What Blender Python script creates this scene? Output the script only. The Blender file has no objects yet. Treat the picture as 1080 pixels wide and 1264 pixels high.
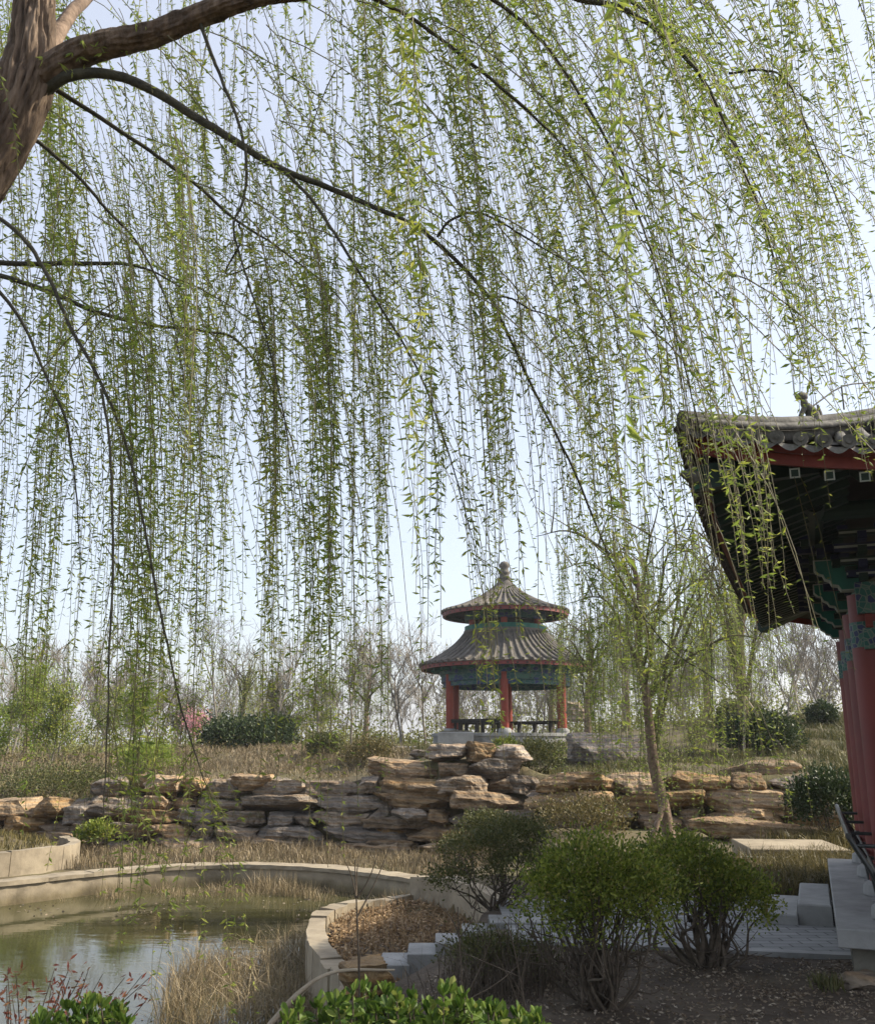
import bpy, math, random
import numpy as np
from mathutils import Vector, noise as mnoise
random.seed(7); rng = np.random.default_rng(7)
SC = bpy.context.scene; COL = SC.collection
R = math.radians
# ------------------------------------------------------------------ camera
F, PW, PH = 1150.0, 1080.0, 1264.0
PITCH = math.atan(0.25); CP, SP = math.cos(PITCH), math.sin(PITCH)
EYE = 1.6
cam = bpy.data.cameras.new('camera'); camo = bpy.data.objects.new('camera', cam); COL.objects.link(camo)
camo.location = (0, 0, EYE); camo.rotation_euler = (R(90) + PITCH, 0, 0)
cam.sensor_fit = 'HORIZONTAL'; cam.sensor_width = 36; cam.lens = 36 * F / PW
cam.clip_start = 0.05; cam.clip_end = 3000
cam.dof.use_dof = True; cam.dof.focus_distance = 8; cam.dof.aperture_fstop = 13
SC.camera = camo
def ray(u, v):
    a = (u - PW / 2) / F; b = (PH / 2 - v) / F
    return a, CP - b * SP, SP + b * CP
def P(u, v, Y):                     # point seen at (u,v) whose forward distance is Y
    x, y, z = ray(u, v); k = Y / y
    return np.array([x * k, Y, EYE + z * k])
def G(u, v, z=0.0):                 # point of the level z seen at (u,v)
    x, y, zz = ray(u, v); k = (z - EYE) / zz
    return np.array([x * k, y * k, z])
# ------------------------------------------------------------------ mesh building
class MB:
    def __init__(s): s.v = []; s.q = []; s.t = []; s.qm = []; s.tm = []; s.n = 0
    def add(s, V, Fc, mi=0):
        V = np.asarray(V, float).reshape(-1, 3); Fc = np.asarray(Fc, int)
        if len(Fc) == 0: return
        s.v.append(V)
        if Fc.shape[1] == 4: s.q.append(Fc + s.n); s.qm.append(np.full(len(Fc), mi))
        else: s.t.append(Fc + s.n); s.tm.append(np.full(len(Fc), mi))
        s.n += len(V)
    def build(s, name, mats, parent=None, smooth=False, origin=None):
        me = bpy.data.meshes.new(name)
        V = np.concatenate(s.v)
        if origin is not None: V = V - np.asarray(origin, float)
        q = np.concatenate(s.q) if s.q else np.zeros((0, 4), int)
        t = np.concatenate(s.t) if s.t else np.zeros((0, 3), int)
        mi = np.concatenate((s.qm or [np.zeros(0, int)]) + (s.tm or [np.zeros(0, int)]))
        nl = q.size + t.size; npoly = len(q) + len(t)
        me.vertices.add(len(V)); me.vertices.foreach_set('co', V.ravel().astype(np.float32))
        me.loops.add(nl); me.polygons.add(npoly)
        me.loops.foreach_set('vertex_index', np.concatenate([q.ravel(), t.ravel()]).astype(np.int32))
        starts = np.concatenate([np.arange(len(q)) * 4, q.size + np.arange(len(t)) * 3])
        me.polygons.foreach_set('loop_start', starts.astype(np.int32))
        me.polygons.foreach_set('material_index', mi.astype(np.int32))
        me.polygons.foreach_set('use_smooth', np.full(npoly, smooth))
        me.update(calc_edges=True); me.validate()
        for m in (mats if isinstance(mats, (list, tuple)) else [mats]): me.materials.append(m)
        o = bpy.data.objects.new(name, me); COL.objects.link(o)
        if parent is not None: o.parent = parent
        elif origin is not None: o.location = origin
        return o
def thing(name, label, cat, loc=(0, 0, 0), rz=0.0, group=None):
    o = bpy.data.objects.new(name, None); COL.objects.link(o)
    o.location = loc; o.rotation_euler = (0, 0, rz); o.empty_display_size = .2
    return tag(o, label, cat, group)
def tag(o, label=None, cat=None, group=None, kind=None):
    if label: o['label'] = label
    if cat: o['category'] = cat
    if group: o['group'] = group
    if kind: o['kind'] = kind
    return o
def copy_tree(o, parent=None):
    c = o.copy(); COL.objects.link(c)
    if parent is not None: c.parent = parent
    for ch in list(o.children): copy_tree(ch, c)
    return c
def nrm(a):
    a = np.asarray(a, float); return a / np.maximum(np.linalg.norm(a, axis=-1, keepdims=True), 1e-9)
def smooth_pts(pts, n):             # Catmull-Rom resampling of rows (any width)
    p = np.asarray(pts, float)
    if len(p) < 3:
        t = np.linspace(0, 1, n)[:, None]; return p[0] * (1 - t) + p[-1] * t
    q = np.vstack([2 * p[0] - p[1], p, 2 * p[-1] - p[-2]])
    s = np.linspace(0, len(p) - 1 - 1e-6, n); i = s.astype(int); t = (s - i)[:, None]
    a, b, c, d = q[i], q[i + 1], q[i + 2], q[i + 3]
    return .5 * (2 * b + (c - a) * t + (2 * a - 5 * b + 4 * c - d) * t**2 + (3 * b - a - 3 * c + d) * t**3)
def tube(mb, pts, rad, n=6, mi=0, cap=False, bark=0.0):
    p = np.asarray(pts, float); k = len(p); r = np.broadcast_to(np.asarray(rad, float), (k,))
    T = nrm(np.gradient(p, axis=0)); m = np.abs(T.mean(0)); ref = np.zeros(3); ref[int(np.argmin(m))] = 1
    A = nrm(np.cross(T, ref)); B = np.cross(T, A)
    an = np.linspace(0, 2 * math.pi, n, endpoint=False)
    rr = np.repeat(r[:, None], n, 1)
    if bark:
        lobes = 1 + bark * (np.sin(an * 5 + 1.3) + .7 * np.sin(an * 9 + 4))[None] * .5 + bark * rng.normal(0, .5, (k, n))
        rr = rr * lobes
    V = p[:, None] + rr[:, :, None] * (np.cos(an)[None, :, None] * A[:, None] + np.sin(an)[None, :, None] * B[:, None])
    i = np.arange(k - 1)[:, None] * n; j = np.arange(n)[None]; j2 = (j + 1) % n
    Q = np.stack([i + j, i + j2, i + n + j2, i + n + j], -1).reshape(-1, 4)
    V = V.reshape(-1, 3); mb.add(V, Q, mi)
    if cap:
        for e in (0, k - 1):
            ring = V[e * n:(e + 1) * n]; c = ring.mean(0)[None]
            f = [(n, a, (a + 1) % n) for a in range(n)]
            mb.add(np.vstack([ring, c]), f if e else [(x, z, y) for x, y, z in f], mi)
def box(mb, lo, hi, mi=0, bev=0.0):
    lo = np.asarray(lo, float); hi = np.asarray(hi, float)
    if bev <= 0:
        V = [(x, y, z) for z in (lo[2], hi[2]) for y in (lo[1], hi[1]) for x in (lo[0], hi[0])]
        mb.add(V, [(0, 2, 3, 1), (4, 5, 7, 6), (0, 1, 5, 4), (2, 6, 7, 3), (0, 4, 6, 2), (1, 3, 7, 5)], mi); return
    b = bev; rect = lambda i, z: [(lo[0] + i, lo[1] + i, z), (hi[0] - i, lo[1] + i, z), (hi[0] - i, hi[1] - i, z), (lo[0] + i, hi[1] - i, z)]
    V = rect(b, lo[2]) + rect(0, lo[2] + b) + rect(0, hi[2] - b) + rect(b, hi[2])
    Q = [(3, 2, 1, 0), (12, 13, 14, 15)]
    for l in range(3):
        for a in range(4): Q.append((l * 4 + a, l * 4 + (a + 1) % 4, l * 4 + 4 + (a + 1) % 4, l * 4 + 4 + a))
    mb.add(V, Q, mi)
def obox(mb, c, ax, ay, az, mi=0):   # oriented box: centre and half-axis vectors
    c, ax, ay, az = (np.asarray(k, float) for k in (c, ax, ay, az))
    V = [c + sx * ax + sy * ay + sz * az for sz in (-1, 1) for sy in (-1, 1) for sx in (-1, 1)]
    mb.add(V, [(0, 2, 3, 1), (4, 5, 7, 6), (0, 1, 5, 4), (2, 6, 7, 3), (0, 4, 6, 2), (1, 3, 7, 5)], mi)
def lathe(mb, prof, n=32, mi=0, c=(0, 0, 0)):
    p = np.asarray(prof, float); an = np.linspace(0, 2 * math.pi, n, endpoint=False)
    V = np.stack([p[:, 0][:, None] * np.cos(an) + c[0], p[:, 0][:, None] * np.sin(an) + c[1], np.repeat(p[:, 1][:, None], n, 1) + c[2]], -1)
    k = len(p); i = np.arange(k - 1)[:, None] * n; j = np.arange(n)[None]; j2 = (j + 1) % n
    mb.add(V.reshape(-1, 3), np.stack([i + j, i + j2, i + n + j2, i + n + j], -1).reshape(-1, 4), mi)
def leaves(mb, pos, d, L, W, mi=0, fold=.25, wide=.45, round_=False):
    pos = np.asarray(pos, float); N = len(pos)
    if N == 0: return
    d = nrm(d); s = nrm(np.cross(d, rng.normal(0, 1, (N, 3)))); nn = np.cross(d, s)
    L = np.broadcast_to(L, (N,))[:, None]; W = np.broadcast_to(W, (N,))[:, None]
    if round_:
        a = pos + .42 * L * d + .42 * W * s + fold * W * .5 * nn; b = pos + .82 * L * d + .42 * W * s + fold * W * .5 * nn
        e = pos + .82 * L * d - .42 * W * s + fold * W * .5 * nn; f = pos + .42 * L * d - .42 * W * s + fold * W * .5 * nn
        V = np.stack([pos, a, b, pos + L * d, e, f], 1).reshape(-1, 3); k = np.arange(N)[:, None] * 6
        mb.add(V, np.concatenate([k + [0, 1, 2, 3], k + [0, 3, 4, 5]]), mi)
    else:
        a = pos + wide * L * d + .5 * W * s + fold * W * nn; b = pos + wide * L * d - .5 * W * s + fold * W * nn
        V = np.stack([pos, a, pos + L * d, b], 1).reshape(-1, 3); k = np.arange(N)[:, None] * 4
        mb.add(V, np.concatenate([k + [0, 1, 2], k + [0, 2, 3]]), mi)
def blades(mb, pos, h, w, lean=.25, mi=0, up=(0, 0, 1)):
    N = len(pos); h = np.broadcast_to(h, (N,)); an = rng.uniform(0, 6.28, N); ln = rng.normal(0, lean, N)
    out = np.stack([np.cos(an), np.sin(an), np.zeros(N)], -1); side = np.stack([-np.sin(an), np.cos(an), np.zeros(N)], -1)
    an2 = rng.uniform(0, 6.28, N); side = np.stack([np.cos(an2), np.sin(an2), np.zeros(N)], -1)
    mid = pos + np.array(up) * (h * .6)[:, None] + out * (ln * h * .35)[:, None]
    tip = pos + np.array(up) * (h * (1 - .25 * np.abs(ln)))[:, None] + out * (ln * h)[:, None]
    w2 = np.broadcast_to(w, (N,))[:, None] * .5
    V = np.stack([pos - side * w2, pos + side * w2, mid + side * w2 * .8, tip, mid - side * w2 * .8], 1).reshape(-1, 3)
    k = np.arange(N)[:, None] * 5
    mb.add(V, k + [0, 1, 2, 4], mi); mb.t.append((k + [4, 2, 3]) + mb.n - len(V)); mb.tm.append(np.full(N, mi))
# ------------------------------------------------------------------ materials
def ramp_node(nt, stops):
    r = nt.nodes.new('ShaderNodeValToRGB'); e = r.color_ramp.elements
    while len(e) < len(stops): e.new(.5)
    for el, (p, c) in zip(e, stops): el.position = p; el.color = (*c, 1)
    return r
def mat(name, stops, scale=3.0, detail=6, rough=.8, bump=.3, bscale=None, stretch=(1, 1, 1), spec=.3, vary=0.0, extra=None, dist=.02):
    m = bpy.data.materials.new(name); m.use_nodes = True; nt = m.node_tree; nt.nodes.clear(); L = nt.links
    out = nt.nodes.new('ShaderNodeOutputMaterial'); bs = nt.nodes.new('ShaderNodeBsdfPrincipled')
    bs.inputs['Roughness'].default_value = rough; bs.inputs['Specular IOR Level'].default_value = spec
    L.new(bs.outputs[0], out.inputs[0])
    tc = nt.nodes.new('ShaderNodeTexCoord'); mp = nt.nodes.new('ShaderNodeMapping'); mp.inputs['Scale'].default_value = stretch
    L.new(tc.outputs['Object'], mp.inputs[0])
    n1 = nt.nodes.new('ShaderNodeTexNoise'); n1.inputs['Scale'].default_value = scale; n1.inputs['Detail'].default_value = detail
    n1.inputs['Roughness'].default_value = .65
    L.new(mp.outputs[0], n1.inputs['Vector'])
    rp = ramp_node(nt, stops); L.new(n1.outputs['Fac'], rp.inputs[0]); col = rp.outputs[0]
    if vary:
        oi = nt.nodes.new('ShaderNodeObjectInfo'); hs = nt.nodes.new('ShaderNodeHueSaturation')
        mr = nt.nodes.new('ShaderNodeMapRange'); mr.inputs[3].default_value = 1 - vary; mr.inputs[4].default_value = 1 + vary
        L.new(oi.outputs['Random'], mr.inputs[0]); L.new(mr.outputs[0], hs.inputs['Value'])
        mm = nt.nodes.new('ShaderNodeMath'); mm.operation = 'MULTIPLY'; mm.inputs[1].default_value = 7.31; L.new(oi.outputs['Random'], mm.inputs[0])
        fr = nt.nodes.new('ShaderNodeMath'); fr.operation = 'FRACT'; L.new(mm.outputs[0], fr.inputs[0])
        m2 = nt.nodes.new('ShaderNodeMapRange'); m2.inputs[3].default_value = .45; m2.inputs[4].default_value = 1.35
        L.new(fr.outputs[0], m2.inputs[0]); L.new(m2.outputs[0], hs.inputs['Saturation'])
        L.new(col, hs.inputs['Color']); col = hs.outputs[0]
    if extra: col = extra(nt, L, mp, col, bs)
    L.new(col, bs.inputs['Base Color'])
    if bump:
        n2 = nt.nodes.new('ShaderNodeTexNoise'); n2.inputs['Scale'].default_value = bscale or scale * 4; n2.inputs['Detail'].default_value = 8
        L.new(mp.outputs[0], n2.inputs['Vector'])
        bp = nt.nodes.new('ShaderNodeBump'); bp.inputs['Strength'].default_value = bump; bp.inputs['Distance'].default_value = dist
        L.new(n2.outputs['Fac'], bp.inputs['Height']); L.new(bp.outputs[0], bs.inputs['Normal'])
    return m
def leafmat(name, stops, trans=.45, rough=.5, spec=.3):
    m = bpy.data.materials.new(name); m.use_nodes = True; nt = m.node_tree; nt.nodes.clear(); L = nt.links
    out = nt.nodes.new('ShaderNodeOutputMaterial'); bs = nt.nodes.new('ShaderNodeBsdfPrincipled')
    bs.inputs['Roughness'].default_value = rough; bs.inputs['Specular IOR Level'].default_value = spec
    ge = nt.nodes.new('ShaderNodeNewGeometry'); rp = ramp_node(nt, stops); L.new(ge.outputs['Random Per Island'], rp.inputs[0])
    L.new(rp.outputs[0], bs.inputs['Base Color'])
    if trans:
        tr = nt.nodes.new('ShaderNodeBsdfTranslucent'); L.new(rp.outputs[0], tr.inputs[0])
        mx = nt.nodes.new('ShaderNodeMixShader'); mx.inputs[0].default_value = trans
        L.new(bs.outputs[0], mx.inputs[1]); L.new(tr.outputs[0], mx.inputs[2]); L.new(mx.outputs[0], out.inputs[0])
    else: L.new(bs.outputs[0], out.inputs[0])
    return m
def brickmat(name, c1, c2, mortar, bw, bh, msize, rough=.8):
    def ex(nt, L, mp, col, bs):
        b = nt.nodes.new('ShaderNodeTexBrick'); b.inputs['Color1'].default_value = (*c1, 1); b.inputs['Color2'].default_value = (*c2, 1)
        b.inputs['Mortar'].default_value = (*mortar, 1); b.inputs['Scale'].default_value = 1; b.inputs['Mortar Size'].default_value = msize
        b.inputs['Brick Width'].default_value = bw; b.inputs['Row Height'].default_value = bh; b.inputs['Mortar Smooth'].default_value = .2
        L.new(mp.outputs[0], b.inputs[0])
        mx = nt.nodes.new('ShaderNodeMix'); mx.data_type = 'RGBA'; mx.blend_type = 'MULTIPLY'; mx.inputs[0].default_value = .8
        L.new(b.outputs[0], mx.inputs[6]); L.new(col, mx.inputs[7]); return mx.outputs[2]
    return mat(name, [(.3, (.75, .75, .75)), (.7, (1, 1, 1))], 4, extra=ex, rough=rough, bump=.15)
M = {}
M['bark'] = mat('willow_bark', [(.3, (.03, .021, .015)), (.5, (.11, .078, .055)), (.7, (.22, .165, .12))], 9, rough=.95, bump=1.0, bscale=16, stretch=(1.6, 1.6, .35), dist=.03)
M['bough'] = mat('bough_bark', [(.3, (.08, .055, .04)), (.7, (.28, .205, .15))], 14, rough=.95, bump=.8, bscale=30, dist=.015)
M['darkbark'] = mat('dark_branch_bark', [(.3, (.022, .022, .016)), (.7, (.07, .065, .042))], 20, rough=.85, bump=.4)
M['twig'] = mat('willow_twig', [(.3, (.045, .04, .018)), (.7, (.11, .10, .04))], 8, rough=.7, bump=0)
M['greytwig'] = mat('bare_tree_bark', [(.3, (.14, .125, .10)), (.7, (.28, .25, .21))], 3, rough=.95, bump=.2)
M['stem'] = mat('shrub_stem', [(.3, (.045, .035, .025)), (.7, (.12, .095, .07))], 15, rough=.9, bump=.3)
M['leaf'] = leafmat('willow_leaf', [(0, (.10, .145, .03)), (.5, (.19, .245, .042)), (.8, (.29, .325, .055)), (1, (.39, .39, .085))], .42)
M['leaf2'] = leafmat('spring_leaf', [(0, (.13, .19, .035)), (.6, (.22, .29, .05)), (1, (.33, .36, .08))], .5)
M['shrubleaf'] = leafmat('shrub_leaf', [(0, (.06, .095, .014)), (.45, (.15, .195, .026)), (.9, (.28, .31, .05)), (1, (.30, .24, .09))], .45, .4)
M['darkleaf'] = leafmat('dark_shrub_leaf', [(0, (.018, .035, .012)), (.6, (.035, .06, .018)), (1, (.07, .085, .03))], .2, .45)
M['evergreen'] = leafmat('euonymus_leaf', [(0, (.035, .075, .012)), (.4, (.07, .125, .018)), (.8, (.115, .175, .03)), (1, (.19, .21, .05))], .35, .5, .25)
M['oliveleaf'] = leafmat('olive_leaf', [(0, (.05, .06, .018)), (.6, (.09, .10, .03)), (1, (.15, .14, .05))], .25)
M['springscrub'] = leafmat('spring_scrub_leaf', [(0, (.09, .085, .035)), (.5, (.17, .17, .055)), (1, (.25, .27, .07))], .35)
M['redleaf'] = leafmat('reddish_leaf', [(0, (.13, .035, .025)), (.6, (.22, .07, .04)), (1, (.26, .15, .07))], .35)
M['pink'] = leafmat('pink_blossom', [(0, (.55, .22, .28)), (1, (.75, .42, .46))], .3)
M['reed'] = leafmat('dry_reed', [(0, (.13, .10, .056)), (.6, (.25, .195, .112)), (1, (.38, .31, .19))], .2)
M['drygrass'] = leafmat('dry_grass', [(0, (.11, .085, .05)), (.6, (.21, .165, .097)), (1, (.33, .265, .165))], .2)
M['litter'] = leafmat('leaf_litter', [(0, (.08, .055, .035)), (.5, (.17, .13, .09)), (.85, (.25, .2, .145)), (1, (.42, .36, .28))], .1)
M['orangelitter'] = leafmat('fallen_leaf', [(0, (.15, .095, .05)), (.5, (.27, .18, .095)), (1, (.40, .29, .165))], .15)
M['cover'] = leafmat('ground_cover_leaf', [(0, (.06, .055, .02)), (.5, (.12, .10, .035)), (1, (.2, .16, .06))], .25)
M['greencover'] = leafmat('green_ground_cover', [(0, (.05, .058, .018)), (.5, (.095, .095, .032)), (1, (.16, .14, .06))], .25)
M['soil'] = mat('soil', [(.3, (.04, .03, .021)), (.5, (.078, .06, .044)), (.72, (.14, .115, .085))], 1.3, rough=1, bump=.8, bscale=14, dist=.04)
M['hillsoil'] = mat('terrain', [(.3, (.055, .045, .025)), (.5, (.10, .08, .043)), (.7, (.12, .115, .05))], .9, rough=1, bump=.8, bscale=8, dist=.05)
def strata(nt, L, mp, col, bs):
    tc = nt.nodes.new('ShaderNodeTexCoord'); w = nt.nodes.new('ShaderNodeTexWave'); w.bands_direction = 'Z'
    w.inputs['Scale'].default_value = 2.6; w.inputs['Distortion'].default_value = 3; w.inputs['Detail'].default_value = 4; w.inputs['Detail Scale'].default_value = 1.2
    L.new(tc.outputs['Object'], w.inputs[0])
    r = ramp_node(nt, [(0, (.55, .53, .52)), (.35, (.95, .93, .9)), (.75, (1, .95, .86)), (1, (1.0, .78, .55))]); L.new(w.outputs['Fac'], r.inputs[0])
    mx = nt.nodes.new('ShaderNodeMix'); mx.data_type = 'RGBA'; mx.blend_type = 'MULTIPLY'; mx.inputs[0].default_value = .7
    L.new(col, mx.inputs[6]); L.new(r.outputs[0], mx.inputs[7]); return mx.outputs[2]
M['rock'] = mat('rockery_rock', [(.26, (.07, .05, .035)), (.42, (.165, .125, .085)), (.58, (.25, .192, .128)), (.75, (.37, .295, .20))], 2.4, rough=.95, bump=.9, bscale=9, vary=.35, extra=strata, dist=.09)
M['kerb'] = mat('pond_kerb_stone', [(.25, (.12, .10, .07)), (.5, (.25, .21, .15)), (.75, (.36, .31, .225))], 2.0, rough=.9, bump=.35, bscale=12)
def stain(nt, L, mp, col, bs):
    g = nt.nodes.new('ShaderNodeNewGeometry'); sx = nt.nodes.new('ShaderNodeSeparateXYZ'); L.new(g.outputs['Position'], sx.inputs[0])
    nz = nt.nodes.new('ShaderNodeTexNoise'); nz.inputs['Scale'].default_value = 1.7; nz.inputs['Detail'].default_value = 6; L.new(g.outputs['Position'], nz.inputs[0])
    ad = nt.nodes.new('ShaderNodeMath'); ad.operation = 'MULTIPLY_ADD'; ad.inputs[1].default_value = .22; L.new(nz.outputs['Fac'], ad.inputs[0]); L.new(sx.outputs[2], ad.inputs[2])
    r = ramp_node(nt, [(0, (.38, .36, .27)), (.5, (.62, .6, .5)), (1, (1, 1, 1))]); m = nt.nodes.new('ShaderNodeMapRange'); m.inputs[1].default_value = -.82; m.inputs[2].default_value = -.60; L.new(ad.outputs[0], m.inputs[0]); L.new(m.outputs[0], r.inputs[0])
    mx = nt.nodes.new('ShaderNodeMix'); mx.data_type = 'RGBA'; mx.blend_type = 'MULTIPLY'; mx.inputs[0].default_value = 1; L.new(col, mx.inputs[6]); L.new(r.outputs[0], mx.inputs[7]); return mx.outputs[2]
M['wetkerb'] = mat('pond_wall_stone', [(.25, (.12, .10, .07)), (.5, (.25, .21, .15)), (.75, (.36, .31, .225))], 2.0, rough=.9, bump=.4, bscale=12, extra=stain)
M['granite'] = mat('grey_granite', [(.25, (.13, .13, .12)), (.45, (.235, .237, .23)), (.7, (.33, .33, .32))], 2.2, rough=.75, bump=.15, bscale=60)
M['darkstone'] = mat('dark_plinth_stone', [(.3, (.08, .075, .06)), (.7, (.17, .16, .13))], 5, rough=.9, bump=.4)
M['paving'] = brickmat('paving_brick', (.22, .225, .225), (.30, .305, .30), (.10, .10, .10), .24, .12, .008)
M['red'] = mat('red_lacquer', [(.3, (.11, .012, .010)), (.65, (.165, .02, .016))], 2, rough=.55, bump=.08, spec=.5)
M['redboard'] = mat('red_board', [(.3, (.11, .016, .012)), (.65, (.18, .03, .02))], 5, rough=.6, bump=.15)
M['orange'] = mat('pavilion_red_paint', [(.3, (.17, .024, .015)), (.7, (.25, .045, .022))], 2, rough=.5, bump=.1)
M['tile'] = mat('grey_roof_tile', [(.28, (.05, .048, .044)), (.5, (.115, .112, .105)), (.75, (.21, .2, .18))], 9, rough=.9, bump=.35, bscale=25)
M['paviltile'] = mat('pavilion_roof_tile', [(.28, (.05, .047, .042)), (.5, (.11, .10, .088)), (.72, (.18, .165, .14))], 3.5, rough=.9, bump=.3)
M['teal'] = mat('teal_paint', [(.3, (.012, .09, .075)), (.7, (.025, .16, .125))], 4, rough=.6, bump=.1)
M['green'] = mat('dark_green_paint', [(.3, (.005, .016, .013)), (.7, (.010, .032, .025))], 4, rough=.6, bump=.1)
M['blue'] = mat('blue_paint', [(.3, (.006, .009, .035)), (.7, (.011, .018, .065))], 4, rough=.6, bump=.1)
M['white'] = mat('white_paint_line', [(.3, (.22, .25, .22)), (.7, (.36, .38, .35))], 8, rough=.7, bump=0)
M['darkwood'] = mat('dark_wood', [(.3, (.010, .009, .007)), (.7, (.022, .02, .016))], 6, rough=.7, bump=.2)
M['gold'] = mat('gold_paint', [(.3, (.45, .32, .1)), (.7, (.55, .42, .16))], 6, rough=.5, bump=0)
M['iron'] = mat('black_iron', [(.3, (.02, .022, .022)), (.7, (.04, .042, .04))], 8, rough=.4, bump=.05, spec=.5)
M['wire'] = mat('grey_wire', [(.3, (.09, .09, .09)), (.7, (.14, .14, .14))], 8, rough=.6, bump=0)
M['stick'] = mat('weathered_stick', [(.3, (.22, .18, .13)), (.7, (.38, .33, .25))], 12, rough=.9, bump=.3)
def painted(name, base, line, acc, sx, sy):
    def ex(nt, L, mp, col, bs):
        tc = nt.nodes.new('ShaderNodeTexCoord'); mp2 = nt.nodes.new('ShaderNodeMapping'); mp2.inputs['Scale'].default_value = (sx, sx, sy); L.new(tc.outputs['Object'], mp2.inputs[0])
        vo = nt.nodes.new('ShaderNodeTexVoronoi'); vo.feature = 'DISTANCE_TO_EDGE'; vo.inputs['Scale'].default_value = 1; L.new(mp2.outputs[0], vo.inputs[0])
        v2 = nt.nodes.new('ShaderNodeTexVoronoi'); v2.inputs['Scale'].default_value = 1; L.new(mp2.outputs[0], v2.inputs[0])
        sp = nt.nodes.new('ShaderNodeSeparateColor'); L.new(v2.outputs['Color'], sp.inputs[0])
        r1 = ramp_node(nt, [(0, base), (.45, base), (.5, acc), (.78, acc), (.82, (.05, .13, .10))]); r1.color_ramp.interpolation = 'CONSTANT'; L.new(sp.outputs[0], r1.inputs[0])
        r2 = ramp_node(nt, [(0, (1, 1, 1)), (.07, (0, 0, 0))]); r2.color_ramp.interpolation = 'CONSTANT'; L.new(vo.outputs[0], r2.inputs[0])
        mx = nt.nodes.new('ShaderNodeMix'); mx.data_type = 'RGBA'; L.new(r2.outputs[0], mx.inputs[0]); L.new(r1.outputs[0], mx.inputs[6]); mx.inputs[7].default_value = (*line, 1)
        return mx.outputs[2]
    return mat(name, [(0, base), (1, base)], 1, rough=.6, bump=0, extra=ex)
M['caihua'] = painted('painted_beam', (.015, .09, .075), (.13, .16, .14), (.02, .03, .09), 22, 22)
M['caihua2'] = painted('painted_beam_band', (.012, .07, .075), (.06, .11, .10), (.015, .03, .13), 5, 8)
def water_mat():
    m = bpy.data.materials.new('pond_water'); m.use_nodes = True; nt = m.node_tree; bs = nt.nodes['Principled BSDF']; L = nt.links
    tc = nt.nodes.new('ShaderNodeTexCoord'); n0 = nt.nodes.new('ShaderNodeTexNoise'); n0.inputs['Scale'].default_value = .5; L.new(tc.outputs['Object'], n0.inputs[0])
    rp = ramp_node(nt, [(.35, (.036, .036, .014)), (.65, (.06, .058, .023))]); L.new(n0.outputs['Fac'], rp.inputs[0]); L.new(rp.outputs[0], bs.inputs['Base Color'])
    bs.inputs['Roughness'].default_value = .04; bs.inputs['IOR'].default_value = 1.36
    mp = nt.nodes.new('ShaderNodeMapping'); mp.inputs['Scale'].default_value = (1, 2.2, 1); L.new(tc.outputs['Object'], mp.inputs[0])
    n = nt.nodes.new('ShaderNodeTexNoise'); n.inputs['Scale'].default_value = 2.2; n.inputs['Detail'].default_value = 3; L.new(mp.outputs[0], n.inputs[0])
    b = nt.nodes.new('ShaderNodeBump'); b.inputs['Strength'].default_value = .06; b.inputs['Distance'].default_value = .03
    L.new(n.outputs['Fac'], b.inputs['Height']); L.new(b.outputs[0], bs.inputs['Normal']); return m
M['water'] = water_mat()
# ------------------------------------------------------------------ world and sun
SUN_AZ, SUN_EL = R(84), R(38)         # azimuth from +Y towards +X
w = bpy.data.worlds.new('World'); SC.world = w; w.use_nodes = True; nt = w.node_tree
bg = nt.nodes['Background']; sk = nt.nodes.new('ShaderNodeTexSky'); sk.sky_type = 'NISHITA'; sk.sun_disc = False
sk.sun_elevation = SUN_EL; sk.sun_rotation = SUN_AZ; sk.air_density = 1.0; sk.dust_density = 3.0; sk.ozone_density = 1.5; sk.altitude = 20
veil = nt.nodes.new('ShaderNodeMix'); veil.data_type = 'RGBA'; veil.inputs[0].default_value = .66; veil.inputs[7].default_value = (2.25, 2.3, 2.48, 1)
nt.links.new(sk.outputs[0], veil.inputs[6]); nt.links.new(veil.outputs[2], bg.inputs[0]); bg.inputs[1].default_value = .15
sl = bpy.data.lights.new('sun', 'SUN'); sl.energy = 3.3; sl.angle = R(1.5); sl.color = (1, .90, .74)
so = bpy.data.objects.new('sun', sl); COL.objects.link(so); so.location = (20, 5, 30)
sd = Vector((math.sin(SUN_AZ) * math.cos(SUN_EL), math.cos(SUN_AZ) * math.cos(SUN_EL), math.sin(SUN_EL)))
so.rotation_euler = (-sd).to_track_quat('-Z', 'Y').to_euler()
SC.view_settings.view_transform = 'Standard'; SC.view_settings.look = 'None'; SC.view_settings.exposure = 1.35; SC.view_settings.gamma = 1
SC.cycles.max_bounces = 8; SC.cycles.transparent_max_bounces = 8; SC.cycles.use_denoising = True
# ------------------------------------------------------------------ terrain
WATER = -0.9
BACK = [(-26, 12.2), (-16, 12.6), (-12, 13.2), (-9.5, 14.3), (-7.9, 15.3), (-6.9, 16.2), (-6.1, 17.1), (-5, 17.95), (-3.6, 18.3), (-2.0, 17.85), (-.83, 16.95), (-.1, 16.15), (.4, 15.3)]
SHORE = [(.4, 15.3), (.15, 14.3), (-.25, 13.35), (-1.05, 12.6), (-1.38, 11.8), (-1.22, 10.3), (-.95, 9.3), (-.7, 8.4), (-.85, 7.6)]
POND = BACK + SHORE[1:] + [(-1.5, 6.8), (-2.6, 6.2), (-6, 5.9), (-12, 5.8), (-26, 5.6)]
ROCKX = np.array([-40, -16, -10, -6, -3, -1, .6, 1.6, 3, 5, 7, 9, 12, 40.])
ROCKY = np.array([23, 22, 21.7, 21.8, 21.5, 21.0, 20.4, 20.6, 19.6, 18.9, 18.4, 18.4, 19, 22.])
TOPX = np.array([-40, -9, -7.5, -6, -4, -2.5, -1, -.3, 1.6, 2.4, 3, 5, 7, 9, 40.])
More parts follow.
